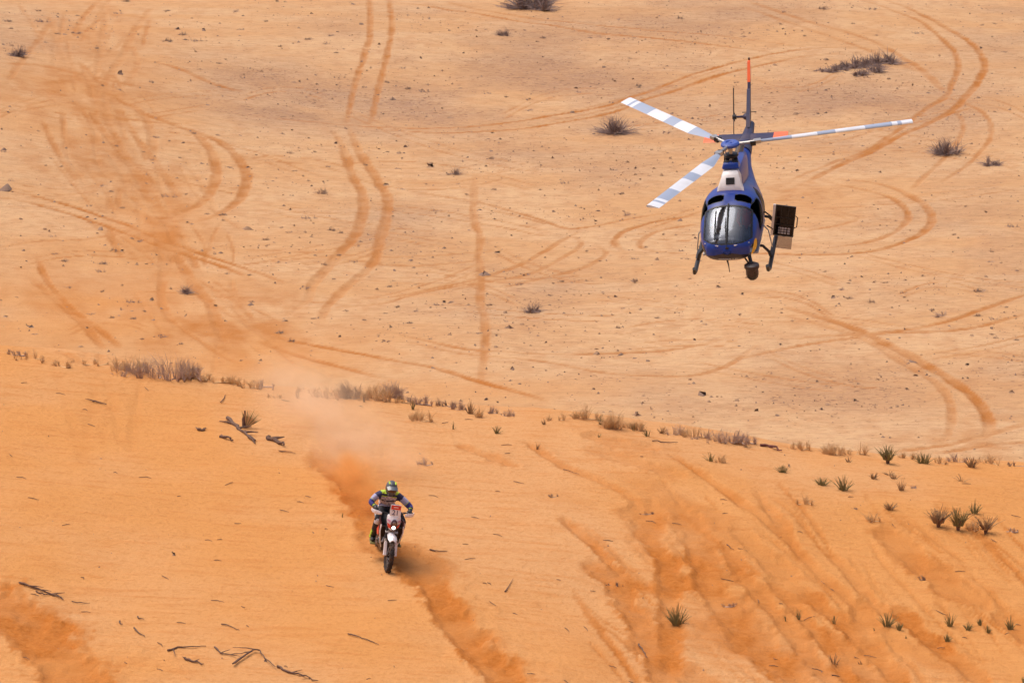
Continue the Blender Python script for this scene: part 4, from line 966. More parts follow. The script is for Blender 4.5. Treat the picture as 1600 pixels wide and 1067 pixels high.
def green_plant(px, py, hpx, wpx, label, rr, n=None, brown=False, stem=False):
    p = on(px, py)[0]; k = ppm(p); h, w = hpx / k, wpx / k
    n = n or int(14 + 30 * w / .5)
    th = .011 if h < .3 else .014
    g = shoots(rr, n, h, w, th * rr.uniform(.8, 1.15), rr.uniform(.30, .52), curve=.45)
    if stem:
        root = empty('desert_shrub', Matrix.Translation(p)); tag(root, label, 'shrub', GRP_SH)
        for k2 in range(len(g.v)): g.v[k2] = (g.v[k2][0], g.v[k2][1], g.v[k2][2] + h * .22)
        g.build('shoots', P_brown if brown else P_olive, root)
        s = G()
        for i in range(7):
            a = rr.uniform(0, 6.28); s.tube([(0, 0, -.05), (.05 * w * math.cos(a), .05 * w * math.sin(a), h * .2), (.22 * w * math.cos(a), .18 * w * math.sin(a), h * .45)], [.03, .022, .012], 5, 0, False)
        s.build('stem', P_wood, root)
    else:
        o = g.build('desert_plant', P_brown if brown else P_olive); o.location = p; tag(o, label, 'plant', GRP_SH)
rr = random.Random(5)
for (px, py, h, w, lab, kw) in [
    (1058, 976, 42, 42, 'dark green spiky plant in the churned orange sand, largest of the lower slope', dict(n=46)),
    (1318, 766, 32, 36, 'dense dark shoot plant between two smaller plants below the ridge', dict(n=40)),
    (1387, 724, 32, 42, 'bushy olive shrub with pale twigs at its foot on the ridge', dict(stem=True, n=60)),
    (1443, 724, 26, 40, 'olive plant on the ridge right of the bushy shrub', {}),
    (1518, 730, 24, 26, 'upright brown plant on the ridge near the right edge', dict(brown=True)),
    (1285, 758, 19, 34, 'low fan-shaped olive plant left of the dense dark shoot plant', {}),
    (1223, 738, 18, 28, 'small olive plant right of the reddish fallen log', {}),
    (1365, 748, 15, 18, 'tiny tight plant between the ridge shrub and the dense plant', dict(brown=True)),
    (1397, 748, 15, 22, 'small forked plant just below the bushy ridge shrub', dict(brown=True, n=12)),
    (1408, 766, 26, 20, 'upright brown plant lowest of the trio under the ridge shrub', dict(brown=True, n=14)),
    (1503, 752, 16, 26, 'pair of short brown stalks below the ridge near the right edge', dict(brown=True, n=10)),
    (1466, 823, 34, 52, 'wide brown shrub at the left of the dense clump on the right', dict(stem=True, brown=True, n=55)),
    (1497, 828, 38, 46, 'dense olive shrub in the middle of the clump on the right', dict(stem=True, n=80)),
    (1522, 802, 28, 26, 'slim olive plant at the back of the clump on the right', dict(n=22)),
    (1540, 833, 32, 46, 'brown shrub at the right end of the clump', dict(stem=True, brown=True, n=50)),
    (1390, 796, 16, 32, 'low tangled brown plant left of the clump of shrubs', dict(brown=True)),
    (1386, 978, 32, 26, 'tall dark green plant above a darker patch of sand', dict(n=26)),
    (1404, 984, 18, 18, 'small plant beside the tall dark green one', {}),
    (1484, 978, 30, 28, 'forked dark green plant in the lower right with side shoots', dict(n=24)),
    (1512, 984, 17, 18, 'small dark plant right of the forked green plant', {}),
    (1531, 976, 15, 14, 'tiny dark plant in the row near the lower right', {}),
    (1543, 988, 17, 15, 'tiny olive plant fourth in the row near the lower right', {}),
    (1579, 983, 30, 22, 'upright green plant closest to the right edge in the lower row', dict(n=18)),
    (1480, 1002, 16, 16, 'small dark plant below the forked green plant', {}),
    (1303, 974, 22, 12, 'thin upright dark plant between the churned channels', dict(n=9)),
    (1247, 967, 22, 18, 'small green plant with few shoots on a pale strip of sand', dict(n=12)),
    (1228, 970, 18, 10, 'thin plant just left of the small green plant on pale sand', dict(n=7)),
    (1303, 1037, 26, 24, 'sparse plant near the bottom edge beside a dark twig', dict(brown=True, n=12)),
    (1344, 1037, 10, 16, 'tiny plant at the bottom between two channels', dict(brown=True, n=8)),
    (1110, 720, 20, 22, 'small olive plant below the grey dry clump on the ridge', dict(n=14)),
    (776, 677, 20, 20, 'small dark plant alone below the ridge in the middle', dict(n=18)),
    (735, 646, 26, 20, 'brown upright plant on the ridge in the middle', dict(brown=True, n=22)),
    (938, 663, 22, 15, 'dark upright shoots on the ridge beside tawny grass', dict(n=14)),
    (1012, 682, 22, 13, 'thin green plant on the ridge right of the tawny grass', dict(n=10)),
    (990, 673, 17, 10, 'thin green shoots in front of the small tawny tuft', dict(n=8)),
    (1034, 677, 15, 18, 'small rounded brown plant on the ridge beside the thin green plant', dict(brown=True, n=16)),
    (708, 671, 16, 14, 'tiny forked plant below the straw clump', dict(n=7)),
    (838, 702, 16, 22, 'thin leaning stalks alone on the slope in the middle', dict(brown=True, n=6)),
    (1326, 722, 14, 16, 'small curled brown plant below the ridge', dict(brown=True, n=8)),
    (465, 622, 22, 8, 'two thin dark stalks standing in the dust on the ridge', dict(brown=True, n=4)),
    (568, 628, 22, 12, 'dark thin plant in front of the long dry clump on the ridge', dict(brown=True, n=8)),
    (935, 683, 10, 8, 'tiny sprig below the tawny grass on the ridge', dict(n=5)),
    (1390, 742, 10, 30, 'thin pale twigs under the bushy ridge shrub', dict(brown=True, n=10)),
    (850, 663, 12, 16, 'small brown plant on the ridge left of the tawny grass', dict(brown=True, n=10)),
    (1600, 1066, 18, 14, 'dark plant in the lower right corner', dict(n=10)),
    (1366, 985, 8, 6, 'tiny sprout left of the tall dark green plant', dict(n=5)),
    (1415, 997, 9, 8, 'tiny sprout below the small plant beside the tall green one', dict(n=5)),
    (535, 808, 8, 14, 'small dark sprig left of the motorcycle', dict(n=6)),
    (645, 640, 22, 10, 'olive shoots beside the long dry clump on the ridge', dict(n=12))]:
    green_plant(px, py, h, w, lab, rr, **kw)
def clump(px, py, hpx, wpx, m, label, n, th=.006, cat='grass clump', name='dry_grass_clump'):
    p = on(px, py)[0]; k = ppm(p); o = fuzz(rr, n, hpx / k, wpx / k, th).build(name, m); o.location = p; tag(o, label, cat, 'dry clumps on the dune ridge')
for a in [(248, 588, 44, 150, P_grey, 'wide grey-brown dry clump on the ridge at the upper left of the dune', 520),
          (205, 580, 36, 70, P_straw, 'straw grass at the left end of the wide grey-brown clump', 160),
          (300, 592, 32, 60, P_straw, 'straw grass at the right end of the wide grey-brown clump', 140),
          (548, 622, 36, 50, P_tuft, 'brown dry clump at the left of the long ridge thicket', 200), (585, 624, 38, 60, P_straw, 'straw clump in the middle of the long ridge thicket', 260),
          (612, 622, 40, 50, P_grey, 'purple-grey twiggy clump in the long ridge thicket', 240), (650, 630, 20, 60, P_grey, 'low grey clump trailing right of the long ridge thicket', 150), (690, 634, 18, 50, P_tuft, 'low brown clump at the right end of the ridge thicket', 120),
          (660, 657, 30, 46, P_straw, 'spreading straw tuft with a shadow below the ridge thicket', 110), (916, 655, 34, 44, P_straw, 'pale straw clump on the ridge left of the tall tawny grass', 150), (957, 670, 44, 26, P_straw, 'tall tawny grass tuft on the ridge', 220),
          (997, 672, 26, 22, P_straw, 'small tawny grass tuft on the ridge', 120), (750, 652, 28, 16, P_straw, 'thin straw tuft beside the brown upright plant', 60), (1125, 690, 28, 90, P_grey, 'purple-grey twiggy clump on the ridge below the helicopter', 300),
          (385, 606, 22, 44, P_straw, 'thin straw grass on the ridge left of the dust', 80), (510, 622, 30, 50, P_straw, 'thin straw grass on the ridge in the dust', 110), (1300, 710, 32, 34, P_straw, 'tawny grass with green shoots on the ridge at right', 150),
          (1258, 787, 24, 34, P_straw, 'pale wispy tuft on the open slope at right', 60), (1362, 814, 24, 28, P_straw, 'pale wispy tuft left of the clump of shrubs', 60), (1130, 722, 18, 24, P_straw, 'pale wispy tuft beside the small olive plant', 50),
          (95, 573, 22, 34, P_straw, 'small straw tuft on the ridge at far left', 60), (50, 562, 18, 70, P_straw, 'low straw fringe on the ridge at far left', 90), (1590, 728, 14, 40, P_tuft, 'low brown clump on the ridge at the right edge', 70),
          (1518, 828, 24, 24, P_straw, 'straw tuft within the clump of shrubs', 70), (1140, 946, 12, 30, P_grey, 'small grey dry tuft on the churned sand', 60), (1470, 724, 16, 34, P_straw, 'straw fringe on the ridge near the olive plant', 60),
          (868, 776, 9, 26, P_tuft, 'flat brown tuft on the open slope in the middle', 40), (1425, 762, 7, 26, P_grey, 'flat grey tuft below the ridge at right', 40), (665, 726, 16, 30, P_grey, 'pale dry tuft at the edge of the dust', 60), (430, 622, 14, 30, P_straw, 'thin straw wisp on the ridge beside the dust', 40),
          (1010, 803, 8, 26, P_tuft, 'flat brown tuft at the head of a dark channel', 40), (958, 915, 10, 26, P_tuft, 'flat brown tuft on the edge of the churned sand', 40), (1578, 830, 9, 30, P_grey, 'small grey tuft right of the clump of shrubs', 40), (1440, 905, 9, 22, P_tuft, 'small brown tuft on the lower right slope', 30), (1335, 795, 5, 10, P_tuft, 'tiny tuft under the dense dark shoot plant', 16)]:
    clump(*a)
SIDE = [(20, 'far left end of the ridge'), (140, 'ridge left of the wide grey-brown clump'), (335, 'ridge right of the wide grey-brown clump'), (362, 'ridge above the fan plant'), (405, 'ridge right of the fan plant'), (480, 'ridge inside the dust'), (530, 'ridge at the left end of the thicket'), (628, 'ridge in the right half of the thicket'), (715, 'ridge right of the thicket'),
        (765, 'ridge right of the brown upright plant'), (800, 'ridge right of the middle'), (875, 'ridge left of the pale straw clump'), (978, 'ridge beside the tall tawny grass'), (1050, 'ridge left of the purple-grey clump'), (1085, 'ridge touching the purple-grey clump'), (1165, 'ridge right of the purple-grey clump'), (1250, 'ridge left of the tawny grass at right'), (1340, 'ridge left of the bushy shrub'), (1420, 'ridge right of the bushy shrub'), (1495, 'ridge near the upright brown plant'), (1550, 'ridge close to the right edge')]
for (px, wh) in SIDE:
    ridge_y = float(np.interp(px, [0, 180, 320, 420, 560, 760, 900, 1080, 1300, 1600], [552, 574, 594, 608, 622, 645, 660, 682, 708, 728]))
    clump(px, ridge_y, rr.uniform(14, 28), rr.uniform(26, 62), P_straw if rr.random() < .75 else P_grey, 'thin dry straw fringe on the ' + wh, rr.randint(50, 110), .0055)
# agave-like fan plant beside the dead wood
p = on(383, 668)[0]; k = ppm(p); root = empty('fan_plant', Matrix.Translation(p)); tag(root, 'tawny fan-leaved plant with a dark stump standing in dead wood', 'plant')
for i in range(13):
    a = R(-12 + 6.2 * i); L = (34 / k) * (1.0 - .02 * abs(i - 6)); g = G(); d = Vector((math.sin(a), -.1 + .02 * i, math.cos(a))); sd = Vector((d.z, 0, -d.x)) * .016
    o = Vector((.02, 0, 0)); g.add([o - sd * .4, o + sd * .4, o + d * L * .5 + sd, o + d * L, o + d * L * .5 - sd, o + d * L * .5 + Vector((0, -.012, 0))], [(0, 1, 5), (1, 2, 5), (2, 3, 5), (3, 4, 5), (4, 0, 5)])
    g.build('leaf', P_straw if i % 3 else P_olive, root, False)
g = G(); g.tube([(-.02, .0, -.03), (-.03, 0, .20), (.0, .0, .40)], [.05, .045, .015], 7); g.build('stump', P_wood, root)

# ------------------------------------------------------------------ dead wood and sticks lying on the sand
def branch(pxs, r, label, name='dead_branch', forks=(), lift=.02, m=None):
    """a stick following the sand; forks branch off it"""
    pts = on([q[0] for q in pxs], [q[1] for q in pxs]); o0 = pts[0].copy(); g = G()
    fine = []
    for a, b in zip(pts[:-1], pts[1:]):
        for t in (0, .33, .66): fine.append(a.lerp(b, t))
    fine.append(pts[-1]); n = len(fine)
    fine = [f + Vector((rr.gauss(0, r * .7), rr.gauss(0, r * .7), lift + abs(rr.gauss(0, r * .6)))) - o0 for f in fine]
    g.tube(fine, [r * (1.15 - .75 * i / (n - 1)) * rr.uniform(.8, 1.2) for i in range(n)], 6)
    for (i, dx, dy, L) in forks:
        a = fine[min(i, n - 1)]; g.tube([a, a + Vector((dx * L * .5, dy * L * .5, .05 * L)), a + Vector((dx * L, dy * L, .02))], [r * .7, r * .5, r * .2], 5)
    o = g.build(name, m or P_wood); o.location = o0; tag(o, label, 'branch', 'dead wood lying on the dune'); return o
branch([(30, 912), (55, 920), (80, 930), (100, 938)], .022, 'dark forked branch lying on the sand near the left edge', forks=((2, .9, -.5, .35), (4, .8, -.6, .3), (6, .9, .1, .3)))
branch([(55, 925), (70, 931), (85, 929), (98, 937)], .014, 'thin branch beside the forked branch near the left edge')
branch([(112, 941), (126, 943), (142, 944)], .012, 'thin stick right of the forked branch near the left edge', 'stick')
branch([(262, 1018), (278, 1012), (300, 1012), (322, 1010)], .017, 'curved branch at the lower left whose arm runs to the right', forks=((2, .2, -1.2, .45),))
branch([(290, 1030), (300, 1034), (310, 1036), (319, 1040)], .022, 'dark knotted wood below the curved branch', forks=((1, -.4, .6, .2), (4, .5, .5, .2)))
branch([(336, 1012), (346, 1022), (360, 1024), (378, 1022)], .016, 'crooked branch left of the big arched branch', forks=((3, .6, .5, .3), (6, .7, -.6, .3)))
branch([(362, 1042), (380, 1028), (396, 1019), (404, 1020), (416, 1032), (431, 1046)], .020, 'big arched branch bent like a roof near the bottom left', lift=.05, forks=((5, -.7, -.7, .3), (9, -.9, .2, .6)))
branch([(433, 1042), (448, 1050), (466, 1054), (480, 1058), (494, 1066)], .022, 'dark branch trailing right of the arched branch at the bottom', forks=((4, .8, .5, .25), (9, -.6, -.7, .2)))
branch([(185, 972), (192, 977)], .018, 'short stick in the broken line of twigs at left', 'stick'); branch([(208, 984), (218, 990), (228, 996)], .018, 'dark stick ending the broken line of twigs at left', 'stick')
branch([(214, 965), (225, 969)], .014, 'short dark stick above the broken line of twigs', 'stick'); branch([(346, 976), (360, 979), (375, 986)], .014, 'thin stick above the crooked branch', 'stick')
branch([(544, 991), (560, 997), (578, 1002), (592, 1008)], .014, 'thin straight stick below the rider', 'stick'); branch([(998, 1009), (1006, 1020), (1012, 1030)], .016, 'short stick standing out on pale sand left of the churned channels', 'stick', lift=.04)
branch([(355, 655), (370, 668), (380, 678), (396, 690)], .045, 'thick dark dead wood at the foot of the fan plant', forks=((2, -.8, .3, .4), (4, .8, .2, .4), (6, .9, -.3, .35)))
branch([(345, 683), (355, 687), (363, 690)], .035, 'short dark log left of the thick dead wood', forks=((1, -.3, .9, .18),)); branch([(310, 672), (318, 674), (322, 671)], .035, 'small dark knot of wood left of the fan plant', forks=((1, -.4, .9, .15), (3, .3, .9, .14)))
branch([(419, 686), (428, 690), (438, 694), (446, 699)], .050, 'dark rounded root right of the fan plant', forks=((1, .7, .5, .3), (3, .8, .3, .3), (5, .6, -.5, .2)))
branch([(436, 706), (450, 707), (462, 709)], .012, 'thin stick below the dark rounded root', 'stick'); branch([(388, 684), (394, 690), (400, 694)], .025, 'small dark stub below the thick dead wood')
branch([(1188, 697), (1200, 698), (1212, 702), (1220, 706)], .032, 'reddish fallen log on the ridge below the helicopter', forks=((3, .7, -.5, .3), (5, -.3, -.9, .2)), m=mat('red_wood', (.16, .05, .035), .8))
branch([(145, 628), (158, 631), (166, 634)], .02, 'small twiggy stick near the ridge at left', 'stick', forks=((1, -.8, .4, .3),)); branch([(345, 630), (350, 624), (353, 618)], .012, 'little upright twig near the ridge left of the fan plant', 'stick')
branch([(672, 860), (684, 862), (698, 862)], .016, 'short dark stick right of the motorcycle', 'stick'); branch([(790, 925), (802, 905)], .010, 'thin pale stick on the open slope in the middle', 'stick'); branch([(1020, 690), (1040, 693), (1060, 692)], .014, 'thin stick on the slope below the ridge in the middle', 'stick')
branch([(1300, 1056), (1312, 1058)], .016, 'short dark twig at the bottom edge', 'stick'); branch([(1135, 852), (1146, 860)], .012, 'thin dark twig in the churned sand', 'stick'); branch([(880, 735), (905, 742)], .010, 'thin twig on the slope in the middle', 'stick')

# ------------------------------------------------------------------ scrub on the valley floor
def scrub(rr, n, w, h, m_name, elong=.5):
    g = G(); nc = rr.randint(4, 7); subs = [(rr.gauss(0, .20) * w, rr.gauss(0, .18) * w * elong, rr.uniform(.5, 1.0)) for _ in range(nc)]
    for k in range(n):
        x0, y0, hs = rr.choice(subs); a = rr.uniform(0, 6.28); el_ = rr.uniform(.12, 1.45) if rr.random() < .8 else rr.uniform(.0, .3); L = h * hs * rr.uniform(.4, 1.15) * (1.2 if el_ < .5 else 1); t = .014 * w * rr.uniform(.5, 1.2)
        d = Vector((math.cos(a) * math.cos(el_), math.sin(a) * math.cos(el_), math.sin(el_))); s0 = Vector((x0, y0, -.03 * h)); k1 = Vector((rr.gauss(0, .1), rr.gauss(0, .1), rr.gauss(0, .06))) * L
        g.tube([s0, s0 + d * L * .55 + k1, s0 + d * L + Vector((0, 0, -.05 * L))], [t, t * .75, t * .2], 3, 0, False)
    return g
for (px, py, w, h, n, lab) in [(840, 14, 58, 30, 420, 'largest dark bush on the valley floor, cut by the top edge'), (957, 208, 42, 26, 240, 'dark spiky bush below the left rotor blade'), (1478, 240, 42, 24, 240, 'dark bush inside the double tracks at the right'), (1553, 258, 34, 16, 130, 'smaller dark bush lower right of the bush inside the tracks'),
                               (787, 56, 24, 14, 110, 'small dark bush above the long double track near the top'), (709, 273, 18, 18, 90, 'rounded brown bush in the pale sand left of the middle'), (291, 458, 24, 16, 110, 'dark rounded bush below the churned crossing at left'), (832, 487, 26, 18, 120, 'brown spiky bush in the middle of the valley'),
                               (24, 88, 34, 16, 130, 'sprawling dark bush near the left edge at the top')]:
    p = on(px, py)[0]; k = ppm(p); root = empty('dark_bush', Matrix.Translation(p)); tag(root, lab, 'bush')
    scrub(rr, int(n * 1.3), w / k, 1.35 * h / k, 'x', .9).build('twigs', P_dark, root); s = G()
    for i in range(5):
        a = rr.uniform(0, 6.28); s.tube([(0, 0, -.05), (.2 * w / k * math.cos(a), .2 * w / k * math.sin(a), .35 * h / k)], [.02 * w / k, .01 * w / k], 5, 0, False)
    s.build('stem', P_wood, root)
p = on(1338, 108)[0]; k = ppm(p); root = empty('sprawling_shrub', Matrix.Translation(p)); tag(root, 'long sprawling dark shrub inside the big curve of tracks at upper right', 'shrub')
for (dx, dy, w, h, n) in ((38, -8, 46, 30, 300), (18, -4, 44, 22, 220), (-4, 0, 50, 20, 220), (-28, 3, 48, 17, 160), (-48, 4, 44, 10, 80), (8, 10, 54, 14, 180), (28, 4, 40, 22, 200)):
    q = on(1338 + dx, 108 + dy)[0] - p; o = scrub(rr, n, w / k, h / k, 'x', 1.2).build('twigs', P_dark, root); o.location = q
TUFTS = [(12, 34, 18), (62, 35, 18), (60, 18, 14), (110, 33, 8), (92, 54, 12), (117, 53, 18), (18, 46, 10), (197, 3, 16), (181, 22, 12), (260, 18, 16), (372, 19, 14), (300, 29, 9), (376, 47, 10), (264, 66, 20), (285, 55, 18), (305, 65, 14), (150, 76, 14), (70, 67, 8), (344, 100, 12), (380, 122, 9), (238, 130, 14), (160, 135, 8), (187, 141, 6), (60, 205, 9), (5, 238, 10), (95, 261, 10), (241, 215, 14), (263, 221, 10), (302, 209, 14), (182, 228, 8), (225, 238, 6), (237, 250, 6), (282, 247, 6), (357, 262, 12), (70, 259, 6), (297, 235, 5),
 (15, 283, 8), (112, 290, 6), (163, 291, 14), (175, 300, 10), (138, 322, 10), (192, 326, 12), (175, 333, 6), (258, 308, 20), (290, 304, 10), (230, 287, 6), (320, 292, 7), (323, 335, 8), (350, 345, 8), (348, 336, 18), (80, 370, 10), (205, 373, 10), (222, 378, 16), (103, 408, 14), (85, 397, 10), (180, 393, 16), (160, 412, 20), (155, 425, 12), (228, 413, 6), (240, 413, 6), (260, 413, 8), (355, 428, 7), (267, 452, 6), (190, 446, 8), (205, 473, 18), (160, 456, 10), (192, 484, 10), (226, 487, 8), (141, 491, 10), (177, 497, 12), (208, 498, 14), (108, 450, 9), (26, 465, 8), (54, 523, 8), (221, 530, 7), (250, 526, 20), (281, 537, 10), (390, 430, 8), (395, 472, 8),
 (415, 34, 12), (520, 57, 14), (485, 62, 16), (510, 69, 10), (436, 73, 8), (525, 83, 12), (536, 77, 6), (577, 82, 6), (563, 97, 8), (580, 107, 6), (628, 107, 10), (606, 130, 12), (637, 139, 14), (660, 144, 14), (707, 132, 8), (763, 147, 8), (790, 152, 8), (570, 137, 8), (790, 3, 10), (408, 112, 10), (440, 210, 7), (492, 238, 10), (468, 232, 6), (455, 240, 14), (513, 261, 8), (572, 259, 12), (605, 238, 10), (622, 264, 8), (460, 268, 10), (725, 253, 8), (770, 248, 14), (455, 306, 8), (484, 283, 7), (502, 302, 26), (480, 342, 18), (459, 353, 8), (438, 356, 8), (418, 375, 14), (452, 363, 10), (520, 361, 16), (532, 364, 12), (628, 296, 10), (665, 288, 8), (715, 288, 8), (728, 304, 8), (679, 330, 12), (773, 297, 12), (530, 399, 12), (553, 410, 10), (417, 385, 8), (433, 410, 8), (508, 414, 12), (475, 450, 16), (523, 437, 10), (608, 448, 14), (650, 445, 6), (620, 480, 14), (652, 487, 12), (600, 490, 10), (540, 486, 8), (570, 501, 10), (640, 505, 14), (683, 477, 12), (764, 477, 16), (708, 473, 14), (492, 498, 12), (602, 534, 14), (458, 534, 16), (437, 520, 18), (747, 521, 8), (592, 523, 6), (790, 503, 6), (670, 530, 10),
 (1040, 208, 14), (1065, 30, 14), (848, 60, 14), (923, 60, 8), (950, 62, 12), (902, 145, 10), (985, 92, 10), (956, 161, 8), (1000, 135, 16), (827, 155, 8), (825, 173, 10), (1150, 130, 10), (960, 267, 8), (994, 273, 8), (995, 287, 6), (1035, 275, 8), (845, 297, 10), (880, 287, 12), (970, 303, 16), (983, 337, 16), (975, 330, 6), (858, 462, 10), (940, 408, 10), (917, 393, 8), (990, 405, 10), (1037, 367, 8), (1065, 392, 8), (1085, 368, 8), (1075, 405, 8), (865, 443, 8), (878, 440, 10), (813, 445, 10), (990, 440, 24), (972, 482, 8), (1029, 497, 12), (908, 490, 6), (967, 513, 12), (1078, 436, 6), (1105, 507, 10), (1155, 492, 12),
 (1226, 20, 8), (1290, 15, 20), (1362, 15, 14), (1335, 38, 10), (1257, 57, 8), (1432, 53, 14), (1555, 38, 8), (1533, 40, 8), (1550, 58, 8), (1569, 82, 7), (1388, 124, 8), (1205, 146, 7), (1365, 155, 6), (1298, 225, 6), (1478, 187, 6), (1553, 175, 7), (1563, 143, 6), (1287, 425, 10), (1325, 443, 8), (1337, 434, 6), (1384, 442, 10), (1320, 453, 18), (1330, 466, 16), (1308, 464, 6), (1365, 473, 16), (1393, 481, 8), (1409, 458, 10), (1455, 485, 18), (1475, 495, 28), (1533, 455, 28), (1530, 463, 10), (1530, 494, 14), (1586, 494, 10), (1550, 499, 12), (1572, 480, 12), (1517, 525, 8), (1549, 522, 10), (1556, 528, 8), (1590, 532, 12), (1549, 394, 10), (1580, 355, 14), (1490, 367, 14), (1548, 410, 10)]
protos = []
for i in range(7): protos.append(scrub(random.Random(40 + i), 60, 1.0, .36, 'x', .8).mesh('scrub_tuft', [P_tuft, P_dark, P_tuft, P_grey][i % 4]))
T_OBJ = []
tp = on([t[0] for t in TUFTS], [t[1] for t in TUFTS])
for i, ((px, py, w), p) in enumerate(zip(TUFTS, tp)):
    o = link('scrub_tuft', protos[i % 7]); s = 1.35 * w / ppm(p); o.location = p; o.scale = (s, s * random.uniform(.7, 1.3), s * random.uniform(.6, 1.1) * (1.3 if w < 9 else 1)); o.rotation_euler = (0, 0, random.uniform(0, 6.28) if w < 12 else random.uniform(-.3, .3))
    T_OBJ.append((px, py, w, o))
LM = [(840, 10, 'the bush cut by the top edge'), (957, 205, 'the bush below the rotor blade'), (787, 55, 'the small bush near the top'), (709, 270, 'the rounded brown bush'), (291, 457, 'the dark bush at left'), (832, 485, 'the brown bush mid valley'), (24, 88, 'the sprawling bush at left'), (1338, 105, 'the long sprawling shrub'),
      (1478, 238, 'the bush inside the tracks'), (1553, 257, 'the smaller right-hand bush'), (360, 270, 'the curved double track'), (250, 350, 'the churned crossing'), (590, 100, 'the upright double track'), (590, 330, 'the S-shaped double track'), (750, 420, 'the straight single track'), (90, 440, 'the short diagonal tracks'),
      (150, 135, 'the orange bank'), (1430, 340, 'the looping track'), (1450, 510, 'the forked right-hand tracks'), (980, 365, 'the small track loop'), (880, 400, 'the crossing loops'), (1500, 90, 'the big curved tracks'), (150, 20, 'the faint top-left streaks'), (700, 205, 'the long double track'), (520, 480, 'the track junction'), (700, 545, 'the tracks above the ridge'), (300, 60, 'the speckled upper-left sand'), (120, 215, 'the fan of tracks')]
byl = {}
for (px, py, w, o) in T_OBJ:
    lx, ly, nm = min(LM, key=lambda q: (q[0] - px) ** 2 + (2.0 * (q[1] - py)) ** 2)
    dx, dy = px - lx, py - ly; d = ('left of' if dx < 0 else 'right of') if abs(dx) > 1.3 * abs(dy) else ('above' if dy < 0 else 'below')
    sz = 'tiny dark' if w < 9 else ('small brown' if w < 14 else 'broad brown')
    byl.setdefault('%s scrub tuft %s %s' % (sz, d, nm), []).append((px, o))
ORD = ['leftmost', 'second', 'third', 'fourth', 'fifth', 'sixth', 'seventh', 'eighth', 'ninth', 'tenth']
for lab, lst in byl.items():
    lst.sort(key=lambda q: q[0])
    for k, (px, o) in enumerate(lst):
        tag(o, lab if len(lst) == 1 else lab + (', leftmost of these' if k == 0 else (', rightmost of these' if k == len(lst) - 1 else ', %s from left' % ORD[min(k, 9)])), 'tuft', 'scrub tufts on the valley floor')

# stones, stubble and crumbs nobody could count
def scatter(name, n, xs, ys, size, mats, label, cat, dens, seed, zoff=.25, squash=.5, lo=0.0):
    r = np.random.default_rng(seed); y = r.uniform(ys[0], ys[1], n); w = np.interp(y, Y, W) * xs; x = r.uniform(-1, 1, n) * w
    keep = r.uniform(0, 1, n) < dens(x, y); x, y = x[keep], y[keep]; n = len(x)
    z = gh(x, y); s = size[0] * np.exp(r.normal(0, size[1], n)); a = r.uniform(0, 6.28, n); e = r.uniform(.5, 1.2, n); hh = s * squash * r.uniform(.5, 1.5, n)
    base = np.array([(1, 0), (.1, .7), (-.9, .1), (-.1, -.65)]); V_ = np.zeros((n, 6, 3))
    for k, (bx, by) in enumerate(base):
        jx = r.uniform(.7, 1.3, n); dx = bx * s * jx; dy = by * s * e * jx
        V_[:, k, 0] = x + dx * np.cos(a) - dy * np.sin(a); V_[:, k, 1] = y + dx * np.sin(a) + dy * np.cos(a); V_[:, k, 2] = z - .01
    V_[:, 4] = np.stack([x + s * r.uniform(-.6, .3, n), y + s * r.uniform(-.3, .3, n), z + hh], -1); V_[:, 5] = np.stack([x + s * r.uniform(-.2, .6, n), y + s * r.uniform(-.3, .3, n), z + hh * r.uniform(.5, 1.2, n)], -1)
    F = np.array([(0, 1, 5), (1, 4, 5), (1, 2, 4), (2, 3, 4), (3, 5, 4), (3, 0, 5)])
    fs = (F[None] + 6 * np.arange(n)[:, None, None]).reshape(-1, 3).astype(np.int32)
    me = bpy.data.meshes.new(name); me.vertices.add(n * 6); me.vertices.foreach_set('co', V_.astype(np.float32).ravel()); me.loops.add(fs.size); me.loops.foreach_set('vertex_index', fs.ravel())
    me.polygons.add(len(fs)); me.polygons.foreach_set('loop_start', np.arange(0, fs.size, 3, dtype=np.int32))
    for m in mats: me.materials.append(m)
    me.polygons.foreach_set('material_index', np.repeat(r.integers(0, len(mats), n), len(F)).astype(np.int32)); me.update(calc_edges=True)
    return tag(link(name, me), label, cat, None, 'stuff')
def sample(A, x, y):
    i = np.clip(np.searchsorted(Y, y), 0, nR - 1); j = np.clip(np.searchsorted(U, x / W[i]), 0, nC - 1); return A[i, j]
S_dk = mat('stubble_dark', (.23, .14, .095), .95); S_br = mat('stubble_brown', (.30, .175, .10), .95); S_st = mat('stone_tan', (.34, .19, .10), .95)
def dv(x, y): return np.clip((fbm(x / 9, y / 5, 3, 207) - .25) * 2.6, .15, 1.2) * np.clip(.10 + .75 * sample(GRAV, x, y) + .55 * np.clip((fbm(x / 5, y / 4, 3, 201) - .45) * 3, 0, 1) - .6 * sample(TRK, x, y), .02, 1) * (1 - sample(DUNE, x, y))
scatter('ground_stubble', 120000, 1.0, (140, 335), (.045, .55), [S_dk, S_br, S_br, S_st], 'fine dark stubble and stones strewn over the valley floor', 'stubble', dv, 301)
scatter('scrub_crumbs', 5200, 1.0, (140, 335), (.10, .45), [S_dk, S_dk, S_br], 'small dark scrub crumbs clustered on the valley floor', 'scrub', lambda x, y: np.clip((fbm(x / 6 + 7, y / 5, 4, 203) - .42) * 3.0, .04, 1) * (1 - sample(DUNE, x, y)) * (1 - .7 * np.clip(sample(TRK, x, y), 0, 1)), 302)
scatter('dune_litter', 2600, 1.0, (57, 96), (.016, .5), [S_dk, S_dk, S_br], 'tiny twigs, seeds and crumbs strewn over the dune sand', 'litter', lambda x, y: np.clip((fbm(x / 3, y / 2.5, 3, 205) - .38) * 2.6, .05, 1) * np.clip(sample(DUNE, x, y), 0, 1), 303, squash=.8)
